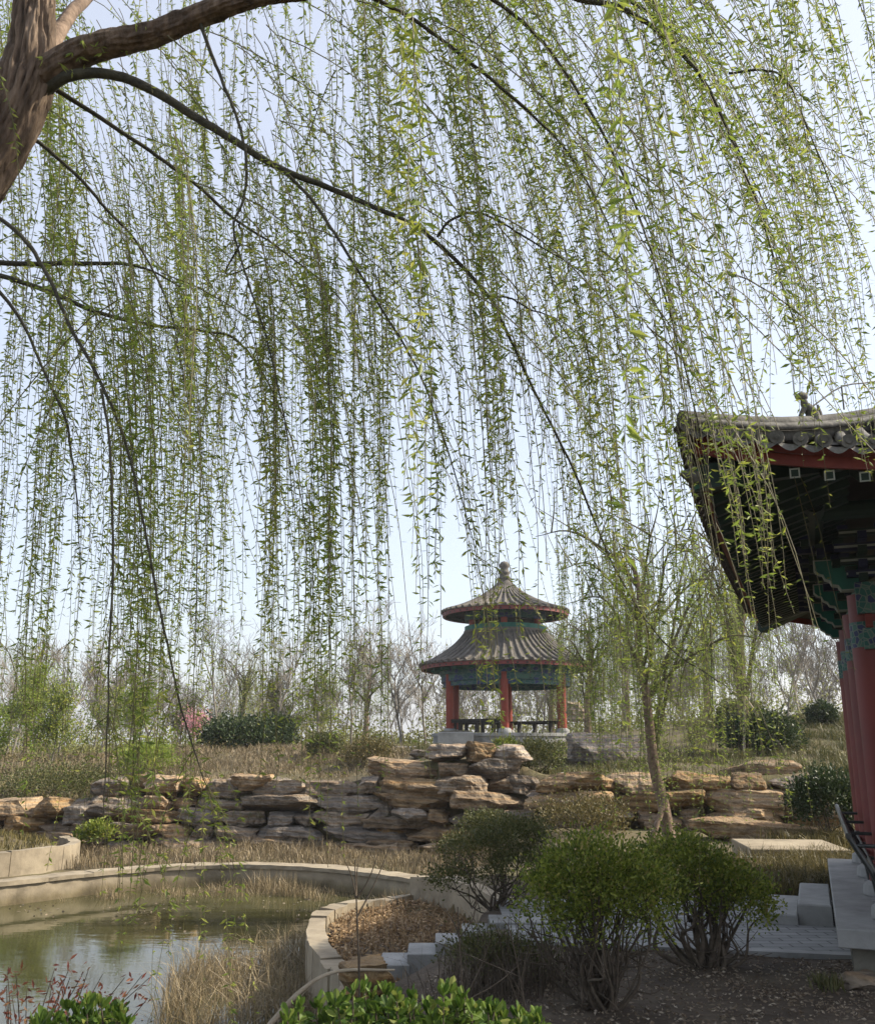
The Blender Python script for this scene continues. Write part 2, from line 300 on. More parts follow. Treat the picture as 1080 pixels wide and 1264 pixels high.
TOPZ = np.array([.3, .35, .6, .80, .75, .8, 1.15, 1.45, 1.45, 1.1, 1.0, 1.15, 1.2, 1.2, 1.2])
def sdf(x, y, poly):
    p = np.asarray(poly, float); d = np.full(x.shape, 1e9); ins = np.zeros(x.shape, bool)
    for (x0, y0), (x1, y1) in zip(p, np.roll(p, -1, 0)):
        ex, ey = x1 - x0, y1 - y0; wx, wy = x - x0, y - y0
        t = np.clip((wx * ex + wy * ey) / (ex * ex + ey * ey + 1e-12), 0, 1)
        d = np.minimum(d, np.hypot(wx - ex * t, wy - ey * t))
        c = ((y0 <= y) != (y1 <= y)) & (x < (x1 - x0) * (y - y0) / (y1 - y0 + 1e-12) + x0); ins ^= c
    return np.where(ins, -d, d)
def sst(a, b, x):
    t = np.clip((x - a) / (b - a), 0, 1); return t * t * (3 - 2 * t)
LEAFPATCH = [(-.25, 13.3), (-1.0, 12.55), (-1.3, 11.8), (-1.15, 10.3), (-.85, 9.3), (-.6, 8.5), (-.2, 8.8), (.35, 9.6), (.5, 11.5)]
MOUND = [(-14, 15.0), (-9.8, 15.9), (-8.2, 16.9), (-7.3, 18.0), (-7.2, 19.0), (-8, 20.2), (-14, 20.5)]
def lump(x, y, s=1.0):
    return (np.sin(x * 1.3 * s + 1.7 * np.sin(y * .9 * s)) * np.cos(y * 1.1 * s + .6 * x * s) + .5 * np.sin(x * 3.1 * s + y * 2.3 * s + 2))
def H(x, y):
    x = np.asarray(x, float); y = np.asarray(y, float)
    near = np.zeros(x.shape) - .01
    strip = sst(2.4, .2, x) * sst(13.6, 15.2, y)                       # low strip behind the pond
    z = near - .62 * strip
    z = z - .6 * sst(-1.2, -3.2, x) * sst(4, 6.8, y) * (1 - strip)            # near bank falls to the pond
    z = z - .1 * sst(9, 20, x)
    z = z - .34 * sst(.75, -.55, x) * sst(5.6, 7.6, y) * (1 - strip) * sst(-2.4, -1.4, x)
    z = np.where(sdf(x, y, LEAFPATCH) < .05, -.42 + .03 * lump(x, y, 2), z)
    m = sdf(x, y, MOUND); z = np.where(m < 0, np.maximum(z, -.62 + .35 * sst(0, -.15, m) + .35 * sst(-.1, -2.0, m)), z)
    yr = np.interp(x, ROCKX, ROCKY); tz = np.interp(x, TOPX, TOPZ); d = y - yr
    far = np.interp(x, [-60, -12, -7, -1, 2.6, 6, 10, 18, 60], [1.1, 1.05, 1.5, 1.4, 1.45, 1.6, 2.4, 2.6, 2.0])
    fd = np.interp(x, [-60, -6, 0, 3, 8, 60], [14, 11, 9, 9, 16, 16])
    up = tz - .2 + (far - tz + .2) * sst(0, fd, d)
    up = up + (1.25 - far) * sst(30, 90, d) + .06 * lump(x, y, .8) * sst(.5, 3, d)
    z = np.where(d > 0, z + (up - z) * sst(.55, 1.2, d), z)
    pd = sdf(x, y, POND)
    z = np.where(pd < .12, np.minimum(z, -1.5 + .3 * sst(-1.5, 0, pd)), z)
    return z + .012 * lump(x, y, 3.1)
xs = np.concatenate([-np.geomspace(14, 900, 34)[::-1], np.arange(-13.8, 12, .16), np.geomspace(12, 900, 34)])
ys = np.concatenate([np.linspace(-60, -1, 14), np.arange(0, 26, .16), np.arange(26, 46, .5), np.geomspace(46, 1500, 30)])
X, Y = np.meshgrid(xs, ys); Z = H(X, Y)
nx, ny = len(xs), len(ys); i = np.arange(ny - 1)[:, None] * nx; j = np.arange(nx - 1)[None]
mb = MB(); Q = np.stack([i + j, i + j + 1, i + nx + j + 1, i + nx + j], -1).reshape(-1, 4)
mb.add(np.stack([X, Y, Z], -1), Q)
cx = X.ravel()[Q].mean(1); cy = Y.ravel()[Q].mean(1)
mb.qm[0] = ((cy > 11.6) | (cx < -1.6)).astype(int)
ter = mb.build('ground', [M['soil'], M['hillsoil']], smooth=True); tag(ter, kind='structure')
def Hs(x, y): return float(H(np.array([x]), np.array([y]))[0])
mb = MB()
wp = np.array([(-26, 5.3), (1.0, 5.3), (1.0, 19), (-26, 19)], float)
mb.add([(x, y, WATER) for x, y in wp], [(0, 1, 2, 3)])
tag(mb.build('pond_water', M['water']), kind='structure')
# ------------------------------------------------------------------ walls and kerbs
def ribbon_wall(mb, path, z0, z1, t, joints=0, cap=0.0, n=None):
    p = smooth_pts(path, n or len(path) * 5); T = nrm(np.gradient(p, axis=0)); Nn = np.stack([-T[:, 1], T[:, 0]], -1)
    k = len(p); z1 = np.broadcast_to(z1, (k,)); z0 = np.broadcast_to(z0, (k,))
    prof = [(-.5 * t, 0), (-.5 * t, 1), (.5 * t, 1), (.5 * t, 0)]
    V = np.zeros((k, 4, 3))
    for q, (o, h) in enumerate(prof):
        V[:, q, :2] = p + Nn * (o + rng.normal(0, .006, (k, 1))); V[:, q, 2] = (z1 + rng.normal(0, .006, k)) if h else z0
    ii = np.arange(k - 1)[:, None] * 4; jj = np.arange(3)[None]
    Qd = np.stack([ii + jj, ii + jj + 1, ii + 5 + jj, ii + 4 + jj], -1).reshape(-1, 4)
    mb.add(V.reshape(-1, 3), Qd); mb.add(V[0], [(3, 2, 1, 0)]); mb.add(V[-1], [(0, 1, 2, 3)])
t = thing('pond_wall', 'pale curved stone retaining wall along the far side of the pond', 'wall', (-3.6, 18.3, WATER))
off = np.array([-3.6, 18.3, WATER])
mb = MB(); ribbon_wall(mb, BACK, -1.5, -.60, .34, n=90); mb.build('wall_face', M['wetkerb'], t, origin=off)
pB = smooth_pts(BACK, 90); seg = 5
for s in range(0, 85, seg):                                                # coping stones, each its own
    q = pB[s:s + seg + 1].copy(); q[0] += (q[1] - q[0]) * .02; q[-1] -= (q[-1] - q[-2]) * .02
    c = MB(); ribbon_wall(c, q, -.597, -.53 + random.uniform(-.004, .004), .42, n=6); c.build('coping_stone', M['kerb'], t, origin=off)
t = thing('planter_wall', 'low pale stone wall round the raised bed at the far left of the pond', 'wall', (-8.2, 16.9, -.6)); off = np.array([-8.2, 16.9, -.6])
pM = smooth_pts([(-14, 14.8), (-9.8, 15.75), (-8.1, 16.75), (-7.15, 17.9), (-7.0, 19.0), (-7.6, 20)], 37)
for s in range(0, 36, 6):
    q = pM[s:s + 7].copy(); q[-1] -= (q[-1] - q[-2]) * .06
    c = MB(); ribbon_wall(c, q, -.75, -.22 + random.uniform(-.006, .006), .2, n=7); c.build('kerb_block', M['kerb'], t, origin=off)
t = thing('terrace_kerb', 'curved stone kerb holding the leaf covered terrace beside the pond', 'kerb', (-1.38, 11.8, WATER)); off = np.array([-1.38, 11.8, WATER])
pS = smooth_pts([(-.25, 13.35), (-1.05, 12.6), (-1.38, 11.8), (-1.22, 10.3), (-.95, 9.3), (-.7, 8.5), (-.72, 7.8)], 43)
for s in range(0, 42, 3):
    q = pS[s:s + 4].copy(); q[-1] -= (q[-1] - q[-2]) * .06
    c = MB(); ribbon_wall(c, q, -1.5, -.33 + random.uniform(-.02, .02), .2 + random.uniform(-.02, .03), n=5); c.build('kerb_block', M['wetkerb'], t, origin=off)
c = MB(); ribbon_wall(c, [(-.28, 13.3), (.15, 12.5), (.5, 11.5), (.75, 10.6)], -.6, [-.12, -.09, -.05, -.02, 0, 0, 0, 0, 0, 0], .2, n=10)
o = c.build('retaining_wall', M['kerb'], origin=(.1, 12.5, -.6)); tag(o, 'short grey stone wall behind the bed of orange fallen leaves', 'wall')
# ------------------------------------------------------------------ stairs and paving
t = thing('garden_stairs', 'pale granite steps going down to the leaf covered terrace', 'stairs', (.0, 9.1, -.4))
for k in range(5):
    c = MB(); x1 = -.52 + .25 * k
    box(c, (x1, -.10 + .03 * k, -.35), (x1 + .27 + (.5 if k == 4 else 0), .42, .10 + .085 * k - .008 * (k == 4)), bev=.008); c.build('step', M['granite'], t)
mb = MB()
pa = np.array([(.62, 8.5), (1.7, 8.3), (3.3, 7.9), (4.2, 10.3), (4.0, 10.9), (.62, 10.5)])
cc = pa.mean(0); mb.add([(*cc, .012)] + [(x, y, .012) for x, y in pa], [(0, a + 1, (a + 1) % 6 + 1) for a in range(6)])
o = mb.build('paving', M['paving'], origin=(2.4, 9, 0)); o.rotation_euler.z = 0; tag(o, kind='structure')
mb = MB(); p0, p1 = np.array([.62, 8.43]), np.array([3.25, 7.85]); d = nrm(p1 - p0); n2 = np.array([-d[1], d[0]])
L_ = np.linalg.norm(p1 - p0); obox(mb, (*((p0 + p1) / 2), .0), (*(d * L_ / 2), 0), (*(n2 * .06), 0), (0, 0, .022))
tag(mb.build('paving_edging', M['granite'], origin=(1.9, 8.1, 0)), kind='structure')
BR = math.atan2(.3634, .9316)        # the hall is turned clockwise by this angle
O = np.array([2.82, 7.1, .34]); E1 = np.array([.3634, .9316, 0]); E2 = np.array([.9316, -.3634, 0])
def loc2w(x, y, z=0): return O + E2 * x + E1 * y + np.array([0, 0, z])
a = G(994, 1132, .0)
t = thing('hall_steps', 'grey granite steps beside the plinth of the red columned hall', 'steps', (*loc2w(0, 1.7)[:2], 0), -BR)
c = MB(); box(c, (-.30, .35, -.05), (-.012, 1.8, .19), bev=.012); c.build('step', M['granite'], t)
c = MB(); box(c, (-.62, .30, -.05), (-.306, 1.5, .10), bev=.012); c.build('step', M['granite'], t)
t = thing('stone_landing', 'pale sunlit stone landing with steps below the right hand rockery', 'steps', (4.78, 13.4, 0), -.12)
for k, (x0, y0, x1, y1, h) in enumerate([(-.55, -.2, .75, 1.2, .24), (-.72, -.42, .5, -.205, .15), (-.85, -.64, .3, -.425, .07)]):
    c = MB(); box(c, (x0, y0, -.1), (x1, y1, h), bev=.012); c.build('step', M['kerb'] if k == 0 else M['granite'], t)
# ------------------------------------------------------------------ rockery
def rock(mb, c, size, yaw=0., seed=0, slab=.0, rough=1.0):
    n = 14; rs = np.random.default_rng(seed)
    g = np.linspace(-1, 1, n); faces = []; Vs = []; cnt = 0
    for ax in range(3):
        for sg in (-1, 1):
            A, B = np.meshgrid(g, g, indexing='ij'); Vv = np.zeros((n, n, 3)); Vv[..., ax] = sg; Vv[..., (ax + 1) % 3] = A; Vv[..., (ax + 2) % 3] = B
            ii = np.arange(n - 1)[:, None] * n; jj = np.arange(n - 1)[None]
            q = np.stack([ii + jj, ii + jj + n, ii + jj + n + 1, ii + jj + 1], -1).reshape(-1, 4)
            if sg < 0: q = q[:, ::-1]
            Vs.append(Vv.reshape(-1, 3)); faces.append(q + cnt); cnt += n * n
    V = np.concatenate(Vs); Fq = np.concatenate(faces)
    pw = 11.0; r = (np.abs(V) ** pw).sum(1) ** (1 / pw); V = V / r[:, None]
    # chop with random planes, then roughen
    for _ in range(11):
        nd = nrm(rs.normal(0, 1, 3) * [1, 1, .55]); dd = rs.uniform(.76, 1.04); s = V @ nd; ov = np.maximum(s - dd, 0); V = V - ov[:, None] * nd
    tl = rs.normal(0, .06, 2); S = np.asarray(size, float) / 2; Wd = V * S; o3 = rs.uniform(0, 90, 3)
    for q in range(len(Wd)):
        v = Vector(Wd[q] * 1.9 + o3); st = mnoise.noise(Vector((o3[0], o3[1], Wd[q, 2] * 9 + o3[2] + .6 * Wd[q, 0])))
        nz = mnoise.noise(v) * .07 + mnoise.noise(v * 3.1) * .055 + mnoise.noise(v * 7.3) * .03
        h = nz * rough; dirv = V[q] * [1, 1, .45]; Wd[q] += dirv * h + np.array([V[q, 0], V[q, 1], 0]) * round(st * 4) / 4 * .05 * rough
    Wd[:, 2] += Wd[:, 0] * tl[0] + Wd[:, 1] * tl[1]
    cy_, sy_ = math.cos(yaw), math.sin(yaw); Wd = np.stack([Wd[:, 0] * cy_ - Wd[:, 1] * sy_, Wd[:, 0] * sy_ + Wd[:, 1] * cy_, Wd[:, 2]], -1)
    mb.add(Wd, Fq)
def rock_obj(c, size, yaw, seed, parent=None, base=None, name='rock'):
    mb = MB(); rock(mb, c, size, yaw, seed); o = mb.build(name, M['rock'], parent)
    o.location = np.asarray(c) - (np.asarray(base) if base is not None else 0); return o
def rockery(label, x0, x1, base, courses, hbase, seed, keep=1.0, step=.16):
    rs = random.Random(seed); xm = (x0 + x1) / 2; b = np.array([xm, np.interp(xm, ROCKX, ROCKY), base])
    t = thing('rockery', label, 'rockery', b); cnt = 0
    z = base
    for c in range(courses):
        hh = hbase * rs.uniform(.85, 1.15); x = x0 + rs.uniform(-.4, .1)
        while x < x1:
            wd = rs.choice([.5, .7, .9, 1.15, 1.5, 1.9]) * rs.uniform(.85, 1.15); xc = x + wd / 2
            tz = np.interp(xc, TOPX, TOPZ)
            if z + hh * .7 < tz + rs.uniform(-.05, .2) and rs.random() < keep:
                yr = np.interp(xc, ROCKX, ROCKY); sl = (np.interp(xc + .3, ROCKX, ROCKY) - np.interp(xc - .3, ROCKX, ROCKY)) / .6
                h2 = hh * rs.uniform(.88, 1.18); dep = rs.uniform(.8, 1.15)
                yy = yr + .3 + step * c + rs.uniform(-.17, .17) + (dep - 1) * .3
                rock_obj((xc, yy, z + h2 / 2 + rs.uniform(-.03, .03)), (wd * 1.05, dep, h2 * 1.08), math.atan(sl) + rs.uniform(-.12, .12), rs.randrange(10**6), t, b); cnt += 1
            x += wd * rs.uniform(.93, 1.0)
        z += hh * .97
    return t
rockery('low tan rockery of two courses at the far left behind the pond', -15, -8.2, -.70, 3, .36, 3)
rockery('long layered rockery of grey brown slabs behind the pond wall', -8.1, -1.3, -.74, 5, .32, 4)
rockery('tall stacked rockery outcrop below the round pavilion', -1.3, 2.4, -.74, 7, .33, 11)
rockery('layered rockery behind the young willow, right of the pavilion', 2.3, 8.2, -.1, 4, .42, 12)
def boulder(u, v, Y, size, yaw, seed, label, name='boulder'):
    p = P(u, v, Y); o = rock_obj(p, size, yaw, seed, None, None, name); tag(o, label, 'boulder'); return o
boulder(560, 938, 24.2, (2.2, 1.5, .34), .05, 5, 'long flat capstone slab bridging the gap below the pavilion', 'slab_rock')
boulder(573, 955, 24.2, (.55, .6, .55), .3, 6, 'upright tan boulder propping the capstone below the pavilion')
boulder(525, 958, 24.2, (.7, .7, .6), .5, 16, 'grey block holding up the left end of the capstone')
boulder(198, 969, 22.4, (.85, .8, .36), .1, 7, 'squared pale block on top of the long rockery at left')
boulder(313, 966, 22.3, (.95, .8, .34), -.1, 8, 'dark flat double slab on top of the long rockery')
boulder(752, 938, 24.5, (2.0, 1.3, 1.25), .1, 9, 'big tan rounded boulder face behind the young willow')
boulder(937, 958, 20.2, (1.5, 1.0, .55), .1, 10, 'rounded pale boulder topping the right hand rockery')
boulder(1001, 977, 18.6, (.55, .6, .55), .4, 13, 'small pale boulder beside the dark bush near the hall')
boulder(905, 1022, 17.3, (1.5, .9, .34), -.2, 14, 'flat jutting slab at the foot of the right hand rockery', 'slab_rock')
boulder(960, 1032, 16.9, (1.7, .9, .38), .1, 15, 'low tan slab just behind the stone landing', 'slab_rock')
boulder(455, 1213, 8.0, (.42, .4, .3), .3, 17, 'pale rough stone at the foot of the granite steps')
boulder(712, 880, 31.5, (.6, .5, .7), .1, 18, 'lone tan standing stone right of the pavilion')
# ------------------------------------------------------------------ round pavilion
PVZ = 2.05; PVC = P(626, 905, 38); PVC[2] = PVZ
def pavilion():
    t = thing('round_pavilion', 'round red columned pavilion with two tiers of grey tiled roof on the rockery', 'pavilion', PVC)
    c = MB(); lathe(c, [(0, -.02), (3.0, -.02), (3.0, -.14), (2.94, -.14), (2.94, -.9), (3.5, -.9), (3.5, -1.4)], 48); c.build('platform', M['granite'], t)
    c = MB(); box(c, (-2.75, -3.3, -1.2), (-1.45, -2.2, .0), bev=.03); box(c, (-2.62, -3.24, .003), (-1.58, -2.26, .05), 1); c.build('stone_block', [M['granite'], M['darkstone']], t)
    for k in range(6):
        an = R(-90 - 6 + 60 * k); x, y = 2.5 * math.cos(an), 2.5 * math.sin(an)
        c = MB(); tube(c, [(x, y, .14), (x, y, 2.5)], .155, 14); col = c.build('column', M['orange'], t, True)
        c = MB(); lathe(c, [(.16, .16), (.22, .13), (.25, .06), (.25, -.015)], 16, c=(x, y, 0)); c.build('column_base', M['granite'], col)
        # bench between columns (left open at the front right)
        if k != 0:
            a2 = an + R(60); x2, y2 = 2.5 * math.cos(a2), 2.5 * math.sin(a2); c = MB(); p0 = np.array([x, y, 0]); p1 = np.array([x2, y2, 0]); d = nrm(p1 - p0); L_ = np.linalg.norm(p1 - p0)
            nn = np.array([-d[1], d[0], 0]); m = (p0 + p1) / 2
            obox(c, m + [0, 0, .47], d * (L_ / 2 - .17), nn * .17, (0, 0, .03)); obox(c, m + [0, 0, .40] - nn * .12, d * (L_ / 2 - .17), nn * .02, (0, 0, .038))
            for q in (-.75, 0, .75): obox(c, m + d * q + [0, 0, .22], d * .05, nn * .08, (0, 0, .218))
            c.build('bench', M['darkwood'], t)
    # painted beam rings
    def ring(name, r0, r1, z0, z1, m, n=36):
        c = MB(); lathe(c, [(r0, z0), (r1, z0), (r1, z1), (r0, z1), (r0, z0)], n); return c.build(name, m, t)
    ring('lower_beam', 2.38, 2.62, 1.95, 2.22, M['caihua2']); ring('frieze_panel', 2.46, 2.54, 1.78, 1.947, M['caihua2']); ring('upper_beam', 2.36, 2.68, 2.225, 2.52, M['caihua2'])
    ring('eave_soffit', 2.3, 3.3, 2.53, 2.60, M['darkwood'], 48)
    for k in range(24):
        an = k * math.pi / 12; e = np.array([math.cos(an), math.sin(an), 0]); s = np.array([-e[1], e[0], 0]); c = MB()
        obox(c, e * 2.82 + [0, 0, 2.42], e * .2, s * .09, (0, 0, .05)); obox(c, e * 2.9 + [0, 0, 2.50], e * .34, s * .05, (0, 0, .025)); c.build('bracket', M['teal'], t)
    def roof(name, prof, nrib, eave_r, eave_z, rib):
        c = MB(); lathe(c, prof, nrib * 2); rf = c.build(name, M['paviltile'], t, True)
        rb = MB(); pr = np.array(prof)
        for k in range(nrib):
            an = 2 * math.pi * k / nrib; e = np.array([math.cos(an), math.sin(an)])
            pts = np.array([(e[0] * r_, e[1] * r_, z_ + rib * .4) for r_, z_ in smooth_pts(pr, 9)])
            tube(rb, pts, np.linspace(rib, rib * .55, 9), 6, cap=True)
        rb.build('tile_rib', M['paviltile'], rf, True)
        for rr_, z0, z1, nm, mt in [(eave_r - .06, eave_z - .16, eave_z - .01, 'eave_board', M['red'])]:
            cc = MB(); lathe(cc, [(rr_, z1), (rr_, z0), (rr_ - .12, z0 + .01)], 60); cc.build(nm, mt, rf)
        rt = MB()
        for k in range(nrib):
            an = 2 * math.pi * (k + .5) / nrib; e = np.array([math.cos(an), math.sin(an), 0]); s = np.array([-e[1], e[0], 0])
            obox(rt, e * (eave_r - .32) + [0, 0, eave_z - .1], e * .27, s * .03, (0, 0, .03))
        rt.build('rafters', M['green'], rf); return rf
    low = [(3.5, 2.60), (3.15, 2.72), (2.75, 2.95), (2.3, 3.25), (1.95, 3.56), (1.68, 3.9)]
    roof('lower_roof', low, 60, 3.5, 2.60, .075)
    ring('drum_base', 1.45, 1.7, 3.8, 4.02, M['paviltile']); ring('teal_band', 1.45, 1.66, 4.023, 4.2, M['teal'])
    c = MB(); lathe(c, [(1.34, 4.1), (1.34, 4.75)], 36); c.build('drum_wall', M['darkwood'], t)
    for k in range(6):
        an = R(-90 - 6 + 60 * k); x, y = 1.5 * math.cos(an), 1.5 * math.sin(an)
        c = MB(); tube(c, [(x, y, 4.18), (x, y, 4.8)], .13, 12); c.build('upper_column', M['orange'], t, True)
    ring('upper_painted_beam', 1.42, 1.66, 4.42, 4.78, M['caihua2']); ring('upper_soffit', 1.4, 2.4, 4.79, 4.84, M['darkwood'], 48)
    up = [(2.62, 4.76), (2.25, 4.87), (1.85, 5.01), (1.35, 5.23), (.85, 5.51), (.42, 5.83), (.3, 5.98)]
    roof('upper_roof', up, 46, 2.62, 4.76, .07)
    c = MB(); lathe(c, [(.34, 5.88), (.36, 5.98), (.27, 6.06), (.24, 6.16), (.3, 6.2), (.22, 6.28), (.2, 6.38), (.25, 6.43), (.2, 6.5), (.16, 6.62), (.21, 6.7), (.21, 6.8), (.13, 6.9), (.0, 6.95)], 20); c.build('finial', M['paviltile'], t, True)
    return t
pavilion()
mb = MB(); box(mb, (-1.9, 32.2, 1.0), (3.6, 33.2, 1.55), bev=.03); tag(mb.build('stone_terrace', M['granite'], origin=(2, 32.5, 1.2)), 'long grey stone terrace edge in front of the round pavilion', 'terrace')
# ------------------------------------------------------------------ hall on the right
def hall():
    t = thing('columned_hall', 'red columned hall with curved grey tiled eaves at the right edge', 'hall', O, -BR)
    c = MB(); box(c, (0, 0, -.13), (5.4, 4.5, 0), bev=.008); c.build('plinth_slab', M['granite'], t)
    c = MB(); box(c, (.09, .09, -.42), (5.3, 4.42, -.133)); c.build('plinth_base', M['darkstone'], t)
    c = MB(); box(c, (.30, .06, .002), (5.3, 4.3, .006)); c.build('floor_tiles', M['paving'], t)
    CX = .45; CT = 2.42
    cys = [.5, 1.75, 3.0, 4.2]
    for y in cys:
        c = MB(); tube(c, [(CX, y, .10), (CX, y, CT)], .135, 20); col = c.build('column', M['red'], t, True)
        c = MB(); lathe(c, [(.14, .12), (.19, .09), (.2, .03), (.2, .007)], 20, c=(CX, y, 0)); c.build('column_base', M['granite'], col)
        # painted beam head: stepped cloud bracket with a pale outline
        prof = [(.0, .12), (-.36, .12), (-.36, .04), (-.33, .01), (-.30, .0), (-.285, -.04), (-.25, -.055), (-.235, -.09), (-.19, -.10), (-.17, -.14), (-.0, -.14)]
        h = MB()
        for (g, hw, mi) in ((0.0, .055, 1), (.02, .06, 0)):
            pp = np.array([(x * (1 - g * 1.5) - (0.0), z * (1 - g * 4)) for x, z in prof]); n = len(pp)
            V = [(CX + x, y + s * hw, 2.60 + z) for s in (-1, 1) for x, z in pp]
            cc = [(CX - .15, y - hw, 2.60), (CX - .15, y + hw, 2.60)]
            fr = [(2 * n, a, (a + 1) % n) for a in range(n)] + [(2 * n + 1, n + (a + 1) % n, n + a) for a in range(n)]
            h.add(V + cc, fr, mi); h.add(V, [(a, n + a, n + (a + 1) % n, (a + 1) % n) for a in range(n)], 1 if mi else 0)
        h.build('beam_head', [M['teal'], M['white']], t)
        # column cap band
        c = MB(); tube(c, [(CX, y, 2.0), (CX, y, 2.2)], .138, 20); c.build('painted_band', M['caihua'], col)
    for nm, z0, z1, hw, m in (('lower_beam', 1.98, 2.14, .05, M['caihua']), ('cushion_board', 2.145, 2.25, .025, M['redboard']), ('main_beam', 2.255, 2.5, .075, M['caihua'])):
        c = MB(); box(c, (CX - hw, .3, z0), (CX + hw, 4.5, z1)); c.build(nm, m, t)
        c = MB(); box(c, (CX + hw + .003, .3 + .2 - hw, z0 + .001), (5.2, .3 + .2 + hw, z1 + .001)); c.build(nm, m, t)
        c = MB(); box(c, (CX + hw + .003, 4.2 - hw, z0 + .001), (5.2, 4.2 + hw, z1 + .001)); c.build(nm, m, t)
    c = MB(); box(c, (CX + .25, .42, .01), (CX + .3, 4.3, 2.0)); box(c, (CX + .31, .45, 2.0), (5.2, 4.25, 2.9), 1); c.build('wall_panel', [M['red'], M['redboard']], t)
    # hanging lattice valances between the columns
    for y0, y1 in zip(cys[:-1], cys[1:]):
        c = MB(); y0 += .14; y1 -= .14
        box(c, (CX - .02, y0, 1.94), (CX + .02, y1, 1.975)); box(c, (CX - .02, y0, 1.66), (CX + .02, y1, 1.69))
        for q in np.linspace(y0 + .05, y1 - .05, 9): box(c, (CX - .012, q - .01, 1.691), (CX + .012, q + .01, 1.939))
        box(c, (CX - .014, y0, 1.80), (CX + .014, y1, 1.82)); c.build('lattice_valance', M['darkwood'], t)
    # bracket sets on the main beam
    def bracket(px, py, ox, oy):
        b = MB(); o2 = np.array([ox, oy, 0.]); s = np.array([-oy, ox, 0.]); p = np.array([px, py, 0.])
        for k, (r_, z, hl) in enumerate([(.0, 2.55, .12), (.11, 2.64, .16), (.22, 2.73, .2), (.33, 2.82, .16)]):
            obox(b, p + o2 * (r_ * .5) + [0, 0, z], o2 * (r_ * .5 + .09), s * .032, (0, 0, .03), k % 2)
            obox(b, p + o2 * r_ + [0, 0, z + .035], o2 * .03, s * hl, (0, 0, .028), (k + 1) % 2)
            obox(b, p + o2 * (r_ + .0305) + [0, 0, z + .035], o2 * .0015, s * hl, (0, 0, .009), 2)
            for e in (-1, 1): obox(b, p + o2 * r_ + s * (hl - .03) * e + [0, 0, z + .078], o2 * .037, s * .037, (0, 0, .016), k % 2)
        b.build('bracket_set', [M['green'], M['blue'], M['white']], t)
    for y in np.arange(.5, 4.25, .46): bracket(CX - .08, y, -1, 0)
    for x in np.arange(.45, 5.0, .55): bracket(x, .42, 0, -1)
    # purlin above the brackets
    c = MB(); tube(c, [(.12, -.6, 2.95), (.12, 5.2, 2.95)], .07, 10); tube(c, [(-.2, -.25, 2.96), (5.2, -.25, 2.96)], .07, 10); c.build('eave_purlin', M['green'], t)
    # ---- roof geometry: rectangle of eaves, concave slope, corners swept up and out
    X0, X1, Y0, Y1, EZ = -.60, 5.5, -1.92, 6.3, 2.90
    hx = (X1 - X0) / 2
    def eave_pt(side, s):            # s along the eave in metres from its first corner
        Ls = {'left': Y1 - Y0, 'near': X1 - X0, 'far': X1 - X0, 'right': Y1 - Y0}[side]
        e = min(s, Ls - s); k = max(0, 1 - e / 1.9) ** 2.2; lift, outw = .27 * k, .0 * k
        if side == 'left': return np.array([X0 - outw, Y0 + s, EZ + lift])
        if side == 'right': return np.array([X1 + outw, Y0 + s, EZ + lift])
        if side == 'near': return np.array([X0 + s, Y0 - outw, EZ + lift])
        return np.array([X0 + s, Y1 + outw, EZ + lift])
    INW = {'left': np.array([1, 0, 0.]), 'right': np.array([-1, 0, 0.]), 'near': np.array([0, 1, 0.]), 'far': np.array([0, -1, 0.])}
    def slope(side, s, dd):          # point dd metres up the roof from the eave (plan), clipped at the hip
        e = eave_pt(side, s); lift = e[2] - EZ; fade = max(0, 1 - dd / 1.6) ** 2
        base = e + INW[side] * dd
        base[2] = EZ + .36 * dd + .065 * dd * dd + lift * fade; return base
    tiles = MB(); board = MB(); ENDS = []
    RS = .128
    def do_side(side, Ls, detail):
        caps = MB(); drips = MB(); ENDS.append((caps, drips))
        n = int(Ls / RS); ss = (np.arange(n + 1)) * Ls / n
        g = []
        for s in ss:
            lim = max(.02, min(s, Ls - s, hx)); ds = np.linspace(0, lim, 8); g.append([slope(side, s, d_) for d_ in ds])
        g = np.array(g); k = len(ss); ii = np.arange(k - 1)[:, None] * 8; jj = np.arange(7)[None]
        q = np.stack([ii + jj, ii + jj + 1, ii + 9 + jj, ii + 8 + jj], -1).reshape(-1, 4)
        if side in ('near', 'right'): q = q[:, ::-1]
        gg = g.copy(); gg[..., 2] += .0; tiles.add(gg.reshape(-1, 3), q)
        und = g.copy(); und[..., 2] -= .07; board.add(und.reshape(-1, 3), q[:, ::-1])
        for a, s in enumerate(ss):
            row = g[a] + [0, 0, .022]; ex = nrm(g[a][0] - g[a][1]); row = np.vstack([row[0] + ex * .05, row])
            tube(tiles, row, .038, 8 if detail else 5)
            # round tile end with raised rim and boss
            cpt = row[0]; out = -INW[side]; sd_ = np.cross([0, 0, 1], out)
            an = np.linspace(0, 2 * math.pi, 12, endpoint=False)
            for (r_, o0, o1) in ((.043, -.012, .012), (.018, .012, .02)):
                Rg = np.array([cpt + r_ * (math.cos(x) * sd_ + math.sin(x) * np.array([0, 0, 1.])) for x in an])
                caps.add(np.vstack([Rg + out * o0, Rg + out * o1]), [(b, (b + 1) % 12, 12 + (b + 1) % 12, 12 + b) for b in range(12)])
                caps.add(np.vstack([Rg + out * o1, (cpt + out * (o1 - (.006 if r_ > .03 else 0)))[None]]), [(12, b, (b + 1) % 12) for b in range(12)])
